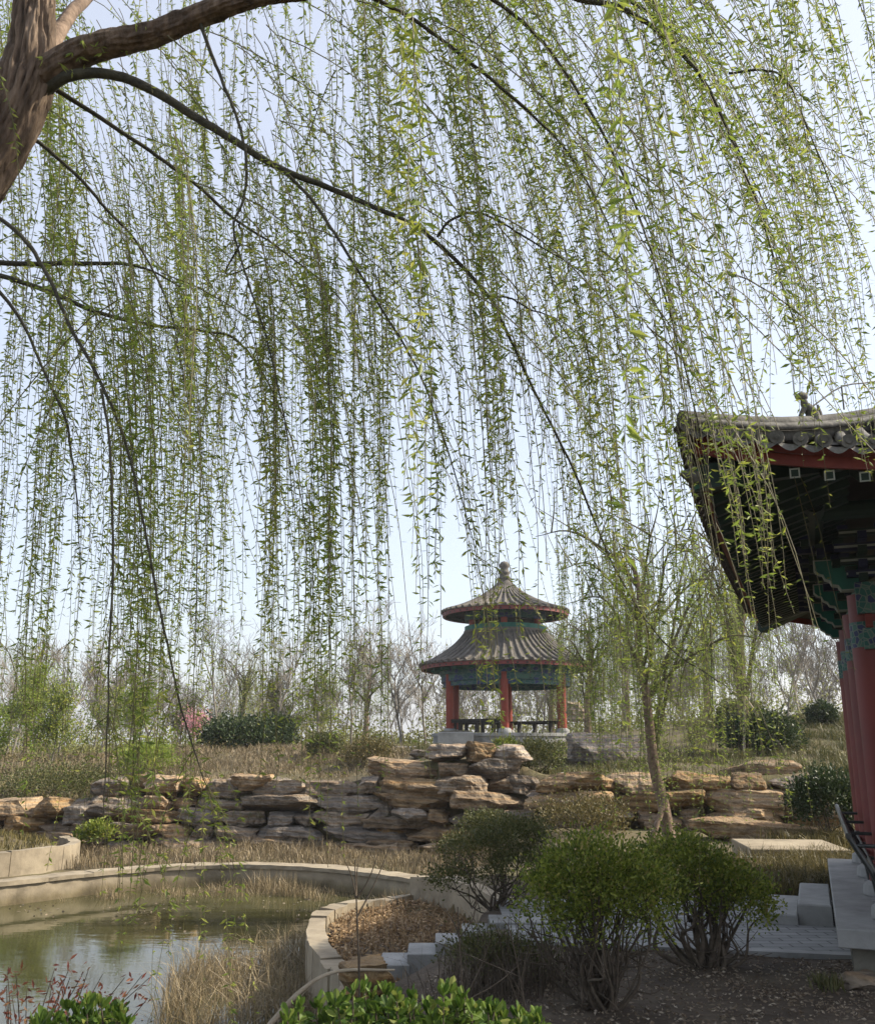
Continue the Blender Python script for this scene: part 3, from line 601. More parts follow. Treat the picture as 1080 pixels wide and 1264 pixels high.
            if a < k - 1:            # drip tile between two ribs: a hanging curved lip
                m0, m1 = row[0], g[a + 1][0] + [0, 0, .022] + ex * .05; V = []
                for q_ in np.linspace(0, 1, 7):
                    b0 = m0 * (1 - q_) + m1 * q_; dip = .04 * math.sin(q_ * math.pi)
                    V += [b0 + [0, 0, -.02 - .015 * math.sin(q_ * math.pi)] - out * .01, b0 + out * .02 + [0, 0, -.045 - dip]]
                drips.add(V, [(2 * b, 2 * b + 1, 2 * b + 3, 2 * b + 2) for b in range(6)])
    LY, LX = Y1 - Y0, X1 - X0
    do_side('left', LY, True); do_side('near', LX, True); do_side('far', LX, False); do_side('right', LY, False)
    rf = tiles.build('roof', M['tile'], t, True)
    for c_, d_ in ENDS: c_.build('tile_ends', M['tile'], rf); d_.build('drip_tiles', M['tile'], rf)
    board.build('roof_boarding', M['darkwood'], t)
    # red eave boards just under the tiles, following the swept eave
    def strip(side, Ls, inset, z0, z1, name, m):
        c = MB(); ss = np.linspace(0.03, Ls - .03, 40); V = []
        for s in ss:
            p = eave_pt(side, s) + INW[side] * inset; V += [p + [0, 0, z0], p + [0, 0, z1], p + INW[side] * .03 + [0, 0, z1], p + INW[side] * .03 + [0, 0, z0]]
        Q_ = []
        for a in range(39):
            for b in range(4): Q_.append((a * 4 + b, a * 4 + (b + 1) % 4, a * 4 + 4 + (b + 1) % 4, a * 4 + 4 + b))
        c.add(V, Q_); c.build(name, m, t)
    for side, Ls in (('left', LY), ('near', LX), ('far', LX)): strip(side, Ls, .03, -.135, -.015, 'eave_board', M['redboard'])
    # flying rafters with painted square ends, round rafters behind
    def rafters(side, Ls, sp, inner):
        for s in np.arange(.22, Ls - .2, sp):
            e = eave_pt(side, s); inw = INW[side]; sdv = np.cross([0, 0, 1], inw); k_ = min(s, Ls - s)
            reach = min(inner, max(.25, k_))
            c = MB(); a0 = e + inw * .075 + [0, 0, -.17]; a1 = e + inw * reach + [0, 0, -.17 + .3 * reach]
            ax = (a1 - a0) / 2; up = np.cross(nrm(ax), sdv); up = up * (1 if up[2] > 0 else -1)
            obox(c, (a0 + a1) / 2, ax, sdv * .03, up * .03)
            f = a0 - nrm(ax) * .0015
            for sg in (-1, 1):
                obox(c, f + sdv * .025 * sg, nrm(ax) * .0014, sdv * .004, up * .03, 1); obox(c, f + up * .025 * sg, nrm(ax) * .0012, sdv * .02, up * .004, 1)
            c.build('rafter', [M['green'], M['white']], t)
    rafters('left', LY, .19, .95); rafters('near', LX, .19, 1.6)
    # corner beams, ridge tubes, hip ridges, ridge beast and wire
    for side, sx, sy, x_, y_ in (('n', 1, 1, X0, Y0), ('f', 1, -1, X0, Y1)):
        c = MB(); p = np.array([x_ + .03, y_ + .03 * sy, EZ + .02]); d = nrm([1, sy, .32])
        s_ = nrm(np.cross([0, 0, 1], d)); u_ = np.cross(d, s_); obox(c, p + d * 1.2 - u_ * .06, d * 1.2, s_ * .06, u_ * .075)
        obox(c, p - d * .004 - u_ * .06, d * .003, s_ * .045, u_ * .06, 1); c.build('corner_beam', [M['green'], M['teal']], t)
        c = MB(); pts = smooth_pts([p + d * .03 - u_ * .03, p - d * .05 - u_ * .03, p - d * .10 - u_ * .0, p - d * .15 + u_ * .02], 8); tube(c, pts, [.05, .06, .065, .062, .055, .05, .045, .03], 10, cap=True)
        obox(c, p - d * .16 + u_ * .015, d * .02, s_ * .018, u_ * .014)
        for e in (-1, 1): obox(c, p - d * .07 + s_ * .035 * e + u_ * .04, d * .02, s_ * .012, u_ * .02)
        c.v = [p - u_ * .03 + (v_ - p) * .7 for v_ in c.v]; c.build('corner_beast_head', M['tile'], t, True)
        c = MB(); hp = []
        for dd in np.linspace(-.03, 2.95, 16):
            k_ = max(0, 1 - max(dd, 0) / 1.6) ** 2; hp.append((x_ + dd, y_ + sy * dd, EZ + .36 * dd + .065 * dd * dd + .27 * k_ + .06))
        hp = np.array(hp); dl = nrm(np.gradient(hp, axis=0)); sv = nrm(np.cross(dl, [0, 0, 1]))
        V = []
        for q in range(16): V += [hp[q] - sv[q] * .055 + [0, 0, -.1], hp[q] - sv[q] * .055 + [0, 0, .02], hp[q] + sv[q] * .055 + [0, 0, .02], hp[q] + sv[q] * .055 + [0, 0, -.1]]
        Q_ = [(a * 4 + b, a * 4 + (b + 1) % 4, a * 4 + 4 + (b + 1) % 4, a * 4 + 4 + b) for a in range(15) for b in range(4)]
        c.add(V, Q_); c.add(V[:4], [(0, 1, 2, 3)]); tube(c, hp + [0, 0, .03], .048, 8, cap=True)
        tube(c, hp[:, :] + sv * .085 + [0, 0, -.02], .022, 6); tube(c, hp - sv * .07 + [0, 0, -.03], .02, 6); c.build('hip_ridge', M['tile'], t, True)
        if side == 'n':
            b0 = np.array([x_ + .72, y_ + .72, EZ + .36 * .72 + .065 * .5 + .27 * .3 + .12]); dv = nrm([-1, -1, 0]); c = MB(); U = np.array([0, 0, 1.])
            tube(c, smooth_pts([b0 - dv * .08 - U * .03, b0 - dv * .06 + U * .10, b0 + dv * .02 + U * .17, b0 + dv * .03 + U * .23], 9), [.075, .075, .07, .062, .052, .045, .04, .036, .03], 10, cap=True)
            tube(c, smooth_pts([b0 + dv * .0 + U * .235, b0 + dv * .04 + U * .26, b0 + dv * .09 + U * .25, b0 + dv * .12 + U * .235], 8), [.025, .04, .045, .043, .04, .034, .03, .018], 10, cap=True)
            tube(c, [b0 + dv * .03 + U * .14, b0 + dv * .09 + U * .05, b0 + dv * .1 - U * .03], [.03, .022, .025], 8, cap=True)
            tube(c, smooth_pts([b0 - dv * .1 + U * .02, b0 - dv * .17 + U * .08, b0 - dv * .15 + U * .2], 7), [.03, .03, .028, .026, .022, .016, .01], 8, cap=True)
            for e in (-1, 1): tube(c, [b0 + dv * .02 + U * .275 + np.array([-dv[1], dv[0], 0]) * .025 * e, b0 - dv * .02 + U * .32 + np.array([-dv[1], dv[0], 0]) * .03 * e], [.014, .004], 6)
            c.v = [b0 - U * .02 + (v_ - b0) * .68 for v_ in c.v]; c.build('ridge_beast', M['tile'], t, True)
            c = MB(); wz = hp[5:15] + [0, 0, .27]; tube(c, smooth_pts(np.vstack([hp[4:5] + [0, 0, .15], wz]), 30), .006, 5)
            for q in range(5, 15, 2): tube(c, [hp[q] + [0, 0, .1], hp[q] + [0, 0, .275]], .006, 5)
            c.build('ridge_wire', M['wire'], t)
    ym0, ym1 = Y0 + hx, Y1 - hx; zr = EZ + .36 * hx + .065 * hx * hx
    c = MB(); box(c, (X0 + hx - .1, ym0 - .25, zr - .12), (X0 + hx + .1, ym1 + .25, zr + .35)); c.build('main_ridge', M['tile'], t)
    # black iron rail between the columns and the plinth edge
    r_ = MB()
    rx = .30
    tube(r_, [(rx - .16, 3.7, .62), (rx - .16, .05, .62)], .022, 8, cap=True); tube(r_, [(rx, 3.7, .36), (rx, .05, .36)], .018, 8)
    for y in (3.65, 2.4, 1.15, .1):
        tube(r_, smooth_pts([(rx + .05, y, .01), (rx, y, .3), (rx - .10, y, .5), (rx - .16, y, .61)], 10), .02, 8); tube(r_, [(rx + .16, y, .36), (rx, y, .36)], .016, 8); tube(r_, [(rx - .12, y, .55), (rx + .12, y, .55)], .014, 8)
    r_.build('iron_rail', M['iron'], t)
hall()
boulder(1066, 1213, 6.95, (.34, .34, .10), .2, 21, 'flat dark stone under the near corner of the hall plinth')
# ------------------------------------------------------------------ foreground willow
def pl(lst):
    return np.array([P(u, v, Y) for u, v, Y, r in lst]), np.array([r for *_, r in lst])
WB = np.array([-4.1, 4.6, Hs(-4.1, 4.6)])
WT = thing('weeping_willow', 'large weeping willow with leaning furrowed trunk and hanging curtains of new leaves', 'tree', WB)
def limb(lst, name, m, n=8, res=5, bark=0.0, cap=False):
    p, r = pl(lst); k = len(p) * res; q = smooth_pts(np.column_stack([p, r]), k)
    q[:, :3] += np.cumsum(rng.normal(0, .0025, (k, 3)), 0) * .8
    c = MB(); tube(c, q[:, :3], np.maximum(q[:, 3], .0015), n, bark=bark, cap=cap); c.build(name, m, WT, True, WB); return q
def bark_tube(pts, rads, n, k, name, amp, fa, fs):
    q = smooth_pts(np.column_stack([pts, rads]), k); p, r = q[:, :3], q[:, 3]; T = nrm(np.gradient(p, axis=0)); A = nrm(np.cross(T, [0, 1, 0.])); B = np.cross(T, A)
    sl = np.concatenate([[0], np.cumsum(np.linalg.norm(np.diff(p, axis=0), axis=1))]); V = np.zeros((k, n, 3))
    for a in range(k):
        for b in range(n):
            an = 2 * math.pi * b / n; cx_, sx_ = math.cos(an), math.sin(an)
            w_ = mnoise.noise(Vector((cx_ * 1.5, sx_ * 1.5, sl[a] * 1.2))) * 1.1
            f = 1 - abs(mnoise.noise(Vector((cx_ * fa + w_, sx_ * fa + w_, sl[a] * fs)))) * 2.2
            g = mnoise.noise(Vector((cx_ * fa * 3, sx_ * fa * 3, sl[a] * fs * 4)))
            rr = r[a] * (1 + .06 * w_) - amp * max(0, f) ** 2 + amp * .45 * g
            V[a, b] = p[a] + rr * (cx_ * A[a] + sx_ * B[a])
    ii = np.arange(k - 1)[:, None] * n; jj = np.arange(n)[None]; j2 = (jj + 1) % n
    c = MB(); c.add(V.reshape(-1, 3), np.stack([ii + jj, ii + j2, ii + n + j2, ii + n + jj], -1).reshape(-1, 4)); c.build(name, M['bark'], WT, True, WB)
tp = np.vstack([[*WB - [0.05, 0, .1], .26], [-3.95, 4.6, .55, .205], [-3.72, 4.58, 1.4, .18], [-3.42, 4.55, 2.3, .168], [-3.05, 4.52, 3.3, .158], np.append(P(-75, 290, 4.5), .152), np.append(P(-30, 225, 4.5), .150), np.append(P(12, 155, 4.5), .150), np.append(P(34, 95, 4.5), .145), np.append(P(41, 40, 4.5), .122), np.append(P(44, -20, 4.5), .108), np.append(P(46, -90, 4.5), .10), np.append(P(50, -180, 4.5), .09), np.append(P(60, -330, 4.4), .07)])
bark_tube(tp[:, :3], tp[:, 3], 110, 330, 'trunk', .034, 4.6, 2.6)
bl = pl([(38, 112, 4.55, .085), (60, 90, 4.48, .088), (85, 72, 4.45, .082), (120, 57, 4.4, .076), (185, 42, 4.35, .070), (250, 18, 4.3, .064), (320, -6, 4.2, .055), (400, -14, 4.1, .045), (500, -30, 4.0, .034), (620, -40, 3.9, .024)])
bark_tube(bl[0], bl[1], 60, 220, 'bough', .015, 3.0, 4.5)
limb([(60, 60, 4.6, .05), (85, 20, 4.8, .04), (120, -20, 5.1, .035), (200, -120, 5.6, .03)], 'bough', M['bough'], 10)
BR_ = []
def br(*l): BR_.append(limb(l, 'branch', M['darkbark'], 8, 6))
br((55, 110, 4.5, .034), (90, 93, 4.45, .030), (135, 90, 4.45, .028), (185, 107, 4.45, .0265), (260, 153, 4.5, .024), (340, 203, 4.5, .019), (420, 236, 4.6, .0155), (500, 270, 4.6, .0135), (545, 305, 4.7, .0125), (600, 365, 4.7, .0105), (625, 410, 4.7, .009), (660, 490, 4.8, .0075), (705, 580, 4.8, .0065), (760, 705, 4.9, .005), (820, 790, 5, .0035), (880, 835, 5, .002))
br((345, 205, 4.5, .011), (385, 250, 4.5, .0095), (430, 320, 4.4, .0075), (480, 400, 4.4, .006), (520, 470, 4.4, .005), (545, 540, 4.4, .004), (580, 660, 4.4, .0025), (600, 760, 4.4, .0015))
br((55, 110, 4.6, .017), (77, 113, 4.6, .015), (180, 180, 4.8, .0125), (240, 223, 4.9, .011), (300, 277, 5, .0085), (345, 305, 5.1, .006), (430, 380, 5.2, .004), (470, 480, 5.3, .002))
br((30, 170, 4.6, .014), (55, 182, 4.7, .012), (100, 222, 4.8, .010), (130, 258, 4.9, .009), (170, 300, 5, .007), (210, 380, 5, .004), (230, 480, 5, .002))
br((245, 20, 4.3, .011), (262, 70, 4.3, .0098), (278, 108, 4.3, .009), (300, 165, 4.3, .008), (308, 215, 4.3, .0075), (306, 250, 4.3, .007), (297, 282, 4.3, .006), (312, 345, 4.3, .005), (338, 430, 4.3, .0045), (362, 540, 4.3, .003), (372, 640, 4.3, .0018))
br((-60, 322, 5.6, .022), (0, 324, 5.6, .019), (60, 326, 5.6, .017), (130, 325, 5.5, .013), (180, 332, 5.5, .008), (230, 360, 5.5, .004))
br((-60, 322, 6, .022), (0, 341, 6, .019), (60, 360, 6, .018), (120, 385, 6, .0155), (180, 402, 6, .013), (240, 410, 6, .011), (285, 416, 6, .010), (310, 440, 6, .0085), (335, 482, 6, .006), (360, 545, 6, .004), (375, 620, 6, .002))
br((-20, 255, 4.1, .011), (30, 295, 4.1, .0105), (60, 345, 4.1, .0095), (90, 415, 4.1, .0085), (125, 480, 4.1, .008), (155, 550, 4.1, .007), (175, 640, 4.1, .006), (195, 750, 4.1, .0055), (222, 870, 4.1, .0045), (245, 945, 4.1, .003), (262, 990, 4.1, .0018))
br((125, 480, 3.9, .0065), (134, 560, 3.9, .006), (136, 700, 3.9, .0055), (133, 860, 3.9, .004), (128, 1010, 3.9, .002))
br((-20, 340, 5, .012), (20, 385, 5, .010), (50, 450, 5, .008), (80, 515, 5, .007), (92, 585, 5, .005), (100, 700, 5, .002))
br((540, 292, 4.7, .008), (556, 272, 4.7, .008), (580, 264, 4.7, .0075), (615, 275, 4.7, .006), (660, 303, 4.7, .005), (730, 345, 4.7, .003))
br((604, 366, 4.7, .006), (630, 368, 4.7, .0055), (655, 383, 4.7, .0045), (690, 402, 4.7, .003), (740, 480, 4.7, .0015))
br((440, -10, 4.1, .013), (500, 18, 4.2, .011), (560, 60, 4.3, .010), (640, 125, 4.4, .0085), (700, 185, 4.5, .006), (745, 265, 4.5, .0045), (785, 380, 4.5, .003), (800, 500, 4.5, .0015))
br((560, -30, 4.0, .011), (640, 20, 4.1, .010), (700, 90, 4.2, .0085), (760, 190, 4.2, .007), (810, 320, 4.3, .005), (850, 470, 4.3, .004), (885, 640, 4.4, .003), (880, 740, 4.4, .003), (884, 880, 4.4, .0015))
br((620, -40, 3.9, .018), (700, -8, 3.9, .016), (770, 8, 3.9, .0135), (820, 40, 3.9, .011), (865, 90, 3.9, .0085), (895, 150, 3.9, .007), (930, 240, 3.9, .005), (965, 350, 3.9, .0035), (1000, 450, 3.9, .002))
br((700, -20, 4.4, .012), (790, 5, 4.4, .010), (850, 60, 4.4, .008), (890, 130, 4.4, .006), (950, 250, 4.4, .004), (1000, 350, 4.4, .002))
br((900, 90, 4.3, .007), (945, 85, 4.3, .0065), (975, 105, 4.3, .005), (1010, 190, 4.3, .004), (1050, 290, 4.3, .002))
br((330, 320, 5.2, .004), (280, 340, 5.2, .006), (300, 300, 5, .007), (297, 282, 4.9, .007))
tw = MB(); lv = MB()
def strand(P0, P1, leaf=.038, sp=.038, r=.0034, mi=0, dens=2.4, bare=.08, k=2.3, wob=.02):
    L_ = np.linalg.norm(P1 - P0); n = max(8, int(L_ / .14)); t = np.linspace(0, 1, n)
    h = 1 - (1 - t) ** k; z = t ** 1.22
    p = np.column_stack([P0[0] + (P1[0] - P0[0]) * h, P0[1] + (P1[1] - P0[1]) * h, P0[2] + (P1[2] - P0[2]) * z])
    ph = rng.uniform(0, 6.28, 4); a = t * L_
    p[:, 0] += wob * (np.sin(a * 2.1 + ph[0]) + .5 * np.sin(a * 5.3 + ph[1])) * t; p[:, 1] += wob * (np.sin(a * 2.3 + ph[2]) + .5 * np.sin(a * 4.7 + ph[3])) * t
    tube(tw, p, np.linspace(r, r * .45, n), 3)
    m = int(L_ * (1 - bare) / sp); s = bare + (1 - bare) * (np.arange(m) + rng.uniform(0, .9, m)) / max(m, 1)
    c = np.repeat(s, rng.choice([1, 2, 3, 4], m, p=[.30, .42, .22, .06]) if dens > 2 else rng.choice([0, 1, 2], m, p=[.3, .4, .3]))
    N = len(c)
    if N == 0: return
    pos = np.column_stack([np.interp(c, t, p[:, q_]) for q_ in range(3)])
    tan = nrm(np.column_stack([np.interp(c, t, np.gradient(p[:, q_], t)) for q_ in range(3)]))
    an = rng.uniform(0, 6.28, N); out = np.column_stack([np.cos(an), np.sin(an), np.zeros(N)])
    d = out * rng.uniform(.5, 1.0, N)[:, None] + tan * rng.uniform(-.15, .75, N)[:, None] + rng.normal(0, .15, (N, 3))
    Ls = leaf * rng.uniform(.55, 1.3, N) * np.interp(c, [0, .7, 1], [1.05, 1, .7])
    leaves(lv, pos, d, Ls, Ls * rng.uniform(.19, .31, N), mi)
def curtain(n, u0, u1, b0, b1, Y0, Y1, vt=(-260, -60), lean=None, bundle=4, spread=17, yellow=.3, leaf=.048, **kw):
    done = 0
    while done < n:
        ub = rng.uniform(u0, u1); vb = rng.uniform(b0, b1); Yb = rng.uniform(Y0, Y1); top = rng.uniform(*vt)
        le = (15 + max(0, ub - 430) * .55 if lean is None else lean) * rng.uniform(.5, 1.3); nb = min(n - done, int(rng.integers(2, bundle + 1)))
        ml = 1 if rng.random() < yellow else 0; lscale = rng.uniform(.75, 1.3)
        for _ in range(nb):
            uu = ub + rng.normal(0, spread); Yq = Yb + rng.normal(0, .12)
            P1 = P(uu, vb + rng.normal(0, 45), Yq); P0 = P(uu - le + rng.normal(0, spread), top + rng.normal(0, 25), Yq + rng.uniform(-.3, .3))
            strand(P0, P1, leaf=leaf * lscale, mi=ml if rng.random() < .8 else 1, **{'k': (2.3 if ub < 500 else 1.75) * rng.uniform(.8, 1.15), 'wob': rng.uniform(.015, .045), **kw})
        done += nb
DEFT = dict(bundle=6)
# upper veil, all across the picture
curtain(48, -30, 520, 250, 620, 5.2, 8.0, leaf=.042)
curtain(12, 420, 760, 200, 480, 4.6, 8.0, leaf=.042)
curtain(11, 740, 1090, 200, 420, 4.2, 6.5, leaf=.042)
curtain(17, 980, 1180, 180, 460, 4.0, 6.0, lean=90)
# curtains that hang low, from left to right
curtain(34, -20, 60, 820, 960, 5.0, 7.5)
curtain(80, 60, 285, 800, 940, 5.0, 8.0, vt=(40, 420))
curtain(8, 135, 165, 1040, 1160, 4.2, 4.6, vt=(300, 480), spread=7)
curtain(14, 318, 348, 830, 910, 4.8, 5.6, vt=(200, 450), spread=6)
curtain(24, 345, 460, 780, 960, 4.6, 7.5, vt=(0, 400), yellow=.6)
curtain(12, 370, 415, 830, 930, 4.4, 4.8, vt=(200, 420), yellow=1, spread=8)
curtain(15, 450, 545, 600, 880, 4.2, 6.5, vt=(-200, 250))
curtain(8, 545, 600, 480, 700, 4.5, 6.5)
curtain(14, 600, 640, 560, 730, 4.2, 5.0, spread=7)
curtain(10, 640, 710, 480, 740, 4.4, 6.0)
curtain(20, 700, 860, 600, 880, 4.4, 6.5)
curtain(15, 745, 830, 780, 960, 4.6, 5.4)
curtain(11, 845, 965, 480, 650, 3.8, 5.2)
curtain(16, 920, 965, 660, 790, 3.6, 4.2, spread=9, yellow=.5)
curtain(14, 960, 1050, 330, 490, 3.8, 5.0, yellow=.6)
curtain(15, 975, 1035, 380, 480, 3.9, 4.3, yellow=1, spread=8)
curtain(16, 1030, 1110, 300, 640, 4.0, 5.0)
curtain(16, 90, 480, 960, 1030, 4.2, 5.6, vt=(380, 680), spread=12)
curtain(13, 490, 720, 780, 900, 4.3, 5.8, vt=(100, 420), spread=14, lean=70, dens=1.5, leaf=.042)
curtain(10, 700, 880, 840, 960, 4.3, 5.4, vt=(200, 500), spread=10, lean=60, yellow=.7)
# single wandering strands that cross the others at a slant
for _ in range(180):
    u = rng.uniform(-80, 1000) if rng.random() < .6 else rng.uniform(-80, 420); v = rng.uniform(-140, 380); Yq = rng.uniform(3.8, 7.5); du = rng.normal(70, 120); dv = rng.uniform(160, 520)
    strand(P(u, v, Yq), P(u + du, min(v + dv, 900), Yq + rng.normal(0, .3)), leaf=.045, mi=int(rng.random() < .4), k=rng.uniform(1.1, 2.0), r=.004, dens=1.5 if rng.random() < .4 else 2.4, wob=.04)
for _ in range(60):
    u = rng.uniform(300, 900); v = rng.uniform(-100, 420); Yq = rng.uniform(3.8, 6.5); du = rng.uniform(60, 320); dv = rng.uniform(250, 520)
    strand(P(u, v, Yq), P(u + du, min(v + dv, 830), Yq + rng.normal(0, .3)), leaf=.04, k=rng.uniform(1.2, 1.9), r=.0042, dens=1.0, sp=.09, wob=.03)
# nearest strands, out of focus
curtain(5, 500, 532, 590, 680, 2.5, 2.9, vt=(-60, 60), lean=10, spread=9, leaf=.044, sp=.03, r=.002, yellow=0)
curtain(3, 770, 800, 600, 670, 1.75, 1.95, vt=(0, 60), lean=50, spread=8, leaf=.04, sp=.024, r=.0016, yellow=0)
curtain(5, 215, 240, 600, 700, 3.0, 3.3, vt=(150, 300), lean=10, spread=8, leaf=.04, sp=.045)
# leafy sprigs along the dark branches
for q in BR_:
    n = len(q)
    for _ in range(int(n * .45)):
        i_ = rng.integers(int(n * .25), n); p0 = q[i_, :3]; L_ = rng.uniform(.25, 1.1)
        strand(p0, p0 + np.array([rng.normal(.08, .14), rng.normal(0, .14), -L_]), leaf=.034, mi=0, k=1.6, r=.002)
# a few leaves sprouting straight from the boughs
for _ in range(60):
    u = rng.uniform(60, 480); v = np.interp(u, [60, 120, 250, 320, 480], [80, 55, 18, -4, -25]); c_ = P(u, v, 4.35) + rng.normal(0, .05, 3)
    leaves(lv, np.repeat(c_[None], 4, 0), rng.normal(0, 1, (4, 3)) - [0, 0, .3], rng.uniform(.03, .06, 4), .011, 1)
tw.build('hanging_twigs', M['twig'], WT, False, WB); lv.build('leaves', [M['leaf'], M['leaf2']], WT, False, WB)
# ------------------------------------------------------------------ other trees
def skeleton(rs, h, spread=.5, levels=4, kids=(5, 5, 4, 3), up=.35, r0=.07, trunk=.3, lean=0.):
    out = []
    def grow(p, d, L_, r, lv_):
        n = 6 if lv_ < 2 else 4; pts = [p]; dd = d.copy()
        for _ in range(n):
            dd = nrm(dd + rs.normal(0, .10 + .03 * lv_, 3) + np.array([0, 0, up * .12])); pts.append(pts[-1] + dd * L_ / n)
        pts = np.array(pts); out.append((pts, np.linspace(r, r * .45, n + 1), lv_))
        if lv_ >= levels: return
        for k in range(kids[lv_]):
            f = rs.uniform(.35, 1.0) if lv_ else rs.uniform(trunk, 1.0); q = pts[0] + 0; x = f * n; a = min(int(x), n - 1); q = pts[a] + (pts[a + 1] - pts[a]) * (x - a)
            side = nrm(np.cross(dd, rs.normal(0, 1, 3))); nd = nrm(dd * (1 - spread) + side * spread * 1.3 + np.array([0, 0, up]))
            grow(q, nd, L_ * rs.uniform(.45, .7), r * .5, lv_ + 1)
    grow(np.zeros(3), nrm([lean, 0, 1]), h * .55, r0, 0)
    return out
def skel_mesh(mb, sk, mi=0, off=(0, 0, 0), sc=1.0, yaw=0., minr=.006):
    cy_, sy_ = math.cos(yaw), math.sin(yaw)
    for p, r, l in sk:
        q = np.column_stack([p[:, 0] * cy_ - p[:, 1] * sy_, p[:, 0] * sy_ + p[:, 1] * cy_, p[:, 2]]) * sc + np.asarray(off)
        tube(mb, q, np.maximum(r * sc, minr), 7 if l == 0 else (5 if l == 1 else 3), mi)
SK = [skeleton(np.random.default_rng(40 + k), 5.5, .5 - .05 * (k % 2), 4, (7, 5, 4, 3), .35 + .1 * (k % 3), .058) for k in range(4)]
protos = []
def bare_tree(kind, x, y, sc, yaw, label, group='bare trees beyond the rockery'):
    z = Hs(x, y) - .05
    t = thing('bare_tree', label, 'tree', (x, y, z), yaw, group); t.scale = (sc,) * 3
    if kind >= len(protos):
        a = MB(); b = MB(); skel_mesh(a, [s for s in SK[kind] if s[2] == 0]); skel_mesh(b, [s for s in SK[kind] if s[2] > 0], minr=.007)
        protos.append((a.build('trunk', M['greytwig'], t, True), b.build('crown', M['greytwig'], t)))
    else:
        for pr in protos[kind]: c = pr.copy(); COL.objects.link(c); c.parent = t
def at(u, Y): return (u - 540) / F * Y * 1.03
bt = [(0, 285, 34, 1.0, 'bare forked tree beside the pink blossom'), (1, 350, 37, 1.1, 'bare grey tree behind the dark hedge at left'),
      (2, 498, 40, 1.3, 'slim bare tree left of the round pavilion'), (3, 525, 43, 1.25, 'bare tree just behind the left pavilion columns'),
      (0, 440, 44, 1.2, 'pale bare tree midway between hedge and pavilion'), (1, 948, 27.5, .80, 'bare forked tree on the right hillside above the dark bush'),
      (2, 990, 33, .95, 'bare tree near the top of the right hillside'), (3, 1025, 36, 1.1, 'bare tree on the hilltop beside the red columns'),
      (0, 905, 38, 1.1, 'bare tree behind the round bush on the hilltop'), (1, 100, 40, 1.2, 'tall bare tree standing among the green trees at left'),
      (2, 210, 42, 1.1, 'bare tree at the left end of the dark hedge'), (3, 760, 45, 1.2, 'bare tree seen between pavilion and young willow'),
      (0, 660, 47, 1.2, 'bare tree seen through the columns of the pavilion'), (1, 40, 45, 1.2, 'leafless tree at the far left edge')]
for k, (kd, u, Yq, sc, lb) in enumerate(bt): bare_tree(kd, at(u, Yq), Yq, sc * .84, k * 1.7, lb)
wd = MB(); rs = np.random.default_rng(99)
for k in range(120):
    Yq = rs.uniform(48, 95); u = rs.uniform(-80, 1160); x = at(u, Yq)
    skel_mesh(wd, [s for s in SK[k % 4] if s[2] < 4 or k % 3 == 0], off=(x, Yq, Hs(x, Yq) - .1), sc=rs.uniform(.65, 1.25), yaw=rs.uniform(0, 6), minr=.013)
tag(wd.build('distant_wood', M['greytwig'], None), 'far wood of bare grey trees along the horizon', 'wood', None, 'stuff')
mb = MB(); n = 42000; Yq = rng.uniform(44, 85, n); uq = rng.uniform(-120, 1200, n); xq = (uq - 540) / F * Yq * 1.03
zc = H(xq, Yq) + np.abs(rng.normal(0, 1.05, n)) * (1 + .5 * np.sin(xq * .45) + .3 * np.sin(xq * 1.3 + 1))
leaves(mb, np.column_stack([xq, Yq, zc]), rng.normal(0, 1, (n, 3)) + [0, 0, .5], rng.uniform(.12, .32, n), .09, 0)
tag(mb.build('distant_scrub', M['springscrub']), 'olive brown scrub under the far wood', 'scrub', None, 'stuff')
def crown_leaves(mb, sk, n, L_, rs, droop=0., minlev=2, jit=.12, mi=0, sc=1.0):
    segs = [s for s in sk if s[2] >= minlev]; idx = rs.integers(0, len(segs), n); f = rs.uniform(.1, 1, n)
    pos = np.array([segs[i_][0][0] + (segs[i_][0][-1] - segs[i_][0][0]) * f_ for i_, f_ in zip(idx, f)]) * sc + rs.normal(0, jit, (n, 3))
    leaves(mb, pos, rs.normal(0, 1, (n, 3)) - [0, 0, droop], L_ * rs.uniform(.6, 1.3, n), L_ * .4, mi)
def leafy_tree(x, y, h, label, seed, n, m, L_=.1, group='green trees beyond the rockery', kids=(8, 5, 4, 0), cat='tree', name='leafy_tree', z=None):
    rs2 = np.random.default_rng(seed); sk = skeleton(rs2, h, .45, 3, kids, .4, .012 * h, .15)
    z = Hs(x, y) - .05 if z is None else z
    t = thing(name, label, cat, (x, y, z), 0, group); a = MB(); skel_mesh(a, sk, minr=.008); a.build('trunk', M['greytwig'], t)
    b = MB(); crown_leaves(b, sk, n, L_, rs2, .2, 1, .16); b.build('crown', m, t); return t
for k, (u, Yq, h, lb, m, n) in enumerate([(-10, 33, 3.6, 'yellow green tree at the far left edge beyond the rockery', 'leaf2', 3800), (45, 36, 3.9, 'bright yellow green tree second from the left edge', 'leaf2', 4200), (92, 29, 2.6, 'small bushy green tree behind the low tan rockery', 'leaf', 3200), (10, 28, 2.2, 'low yellow green tree close behind the low tan rockery', 'leaf2', 3000), (180, 33, 2.6, 'slight green tree on the slope left of the hedge', 'leaf2', 1800),
        (150, 39, 3.6, 'thin green tree between the left trees and the dark hedge', 'leaf', 2200), (240, 46, 4, 'olive green tree behind the pink blossom', 'oliveleaf', 2200), (360, 40, 3.2, 'brown green bushy tree right of the dark hedge', 'oliveleaf', 2500), (400, 46, 4.2, 'loose green tree left of the pavilion behind the slope', 'leaf', 2000)]):
    leafy_tree(at(u, Yq), Yq, h, lb, 200 + k, n, M[m], .11)
leafy_tree(at(264, 41), 41, 2.0, 'small pink blossoming tree at the left end of the hedge', 250, 1500, M['pink'], .09, None, name='blossom_tree')
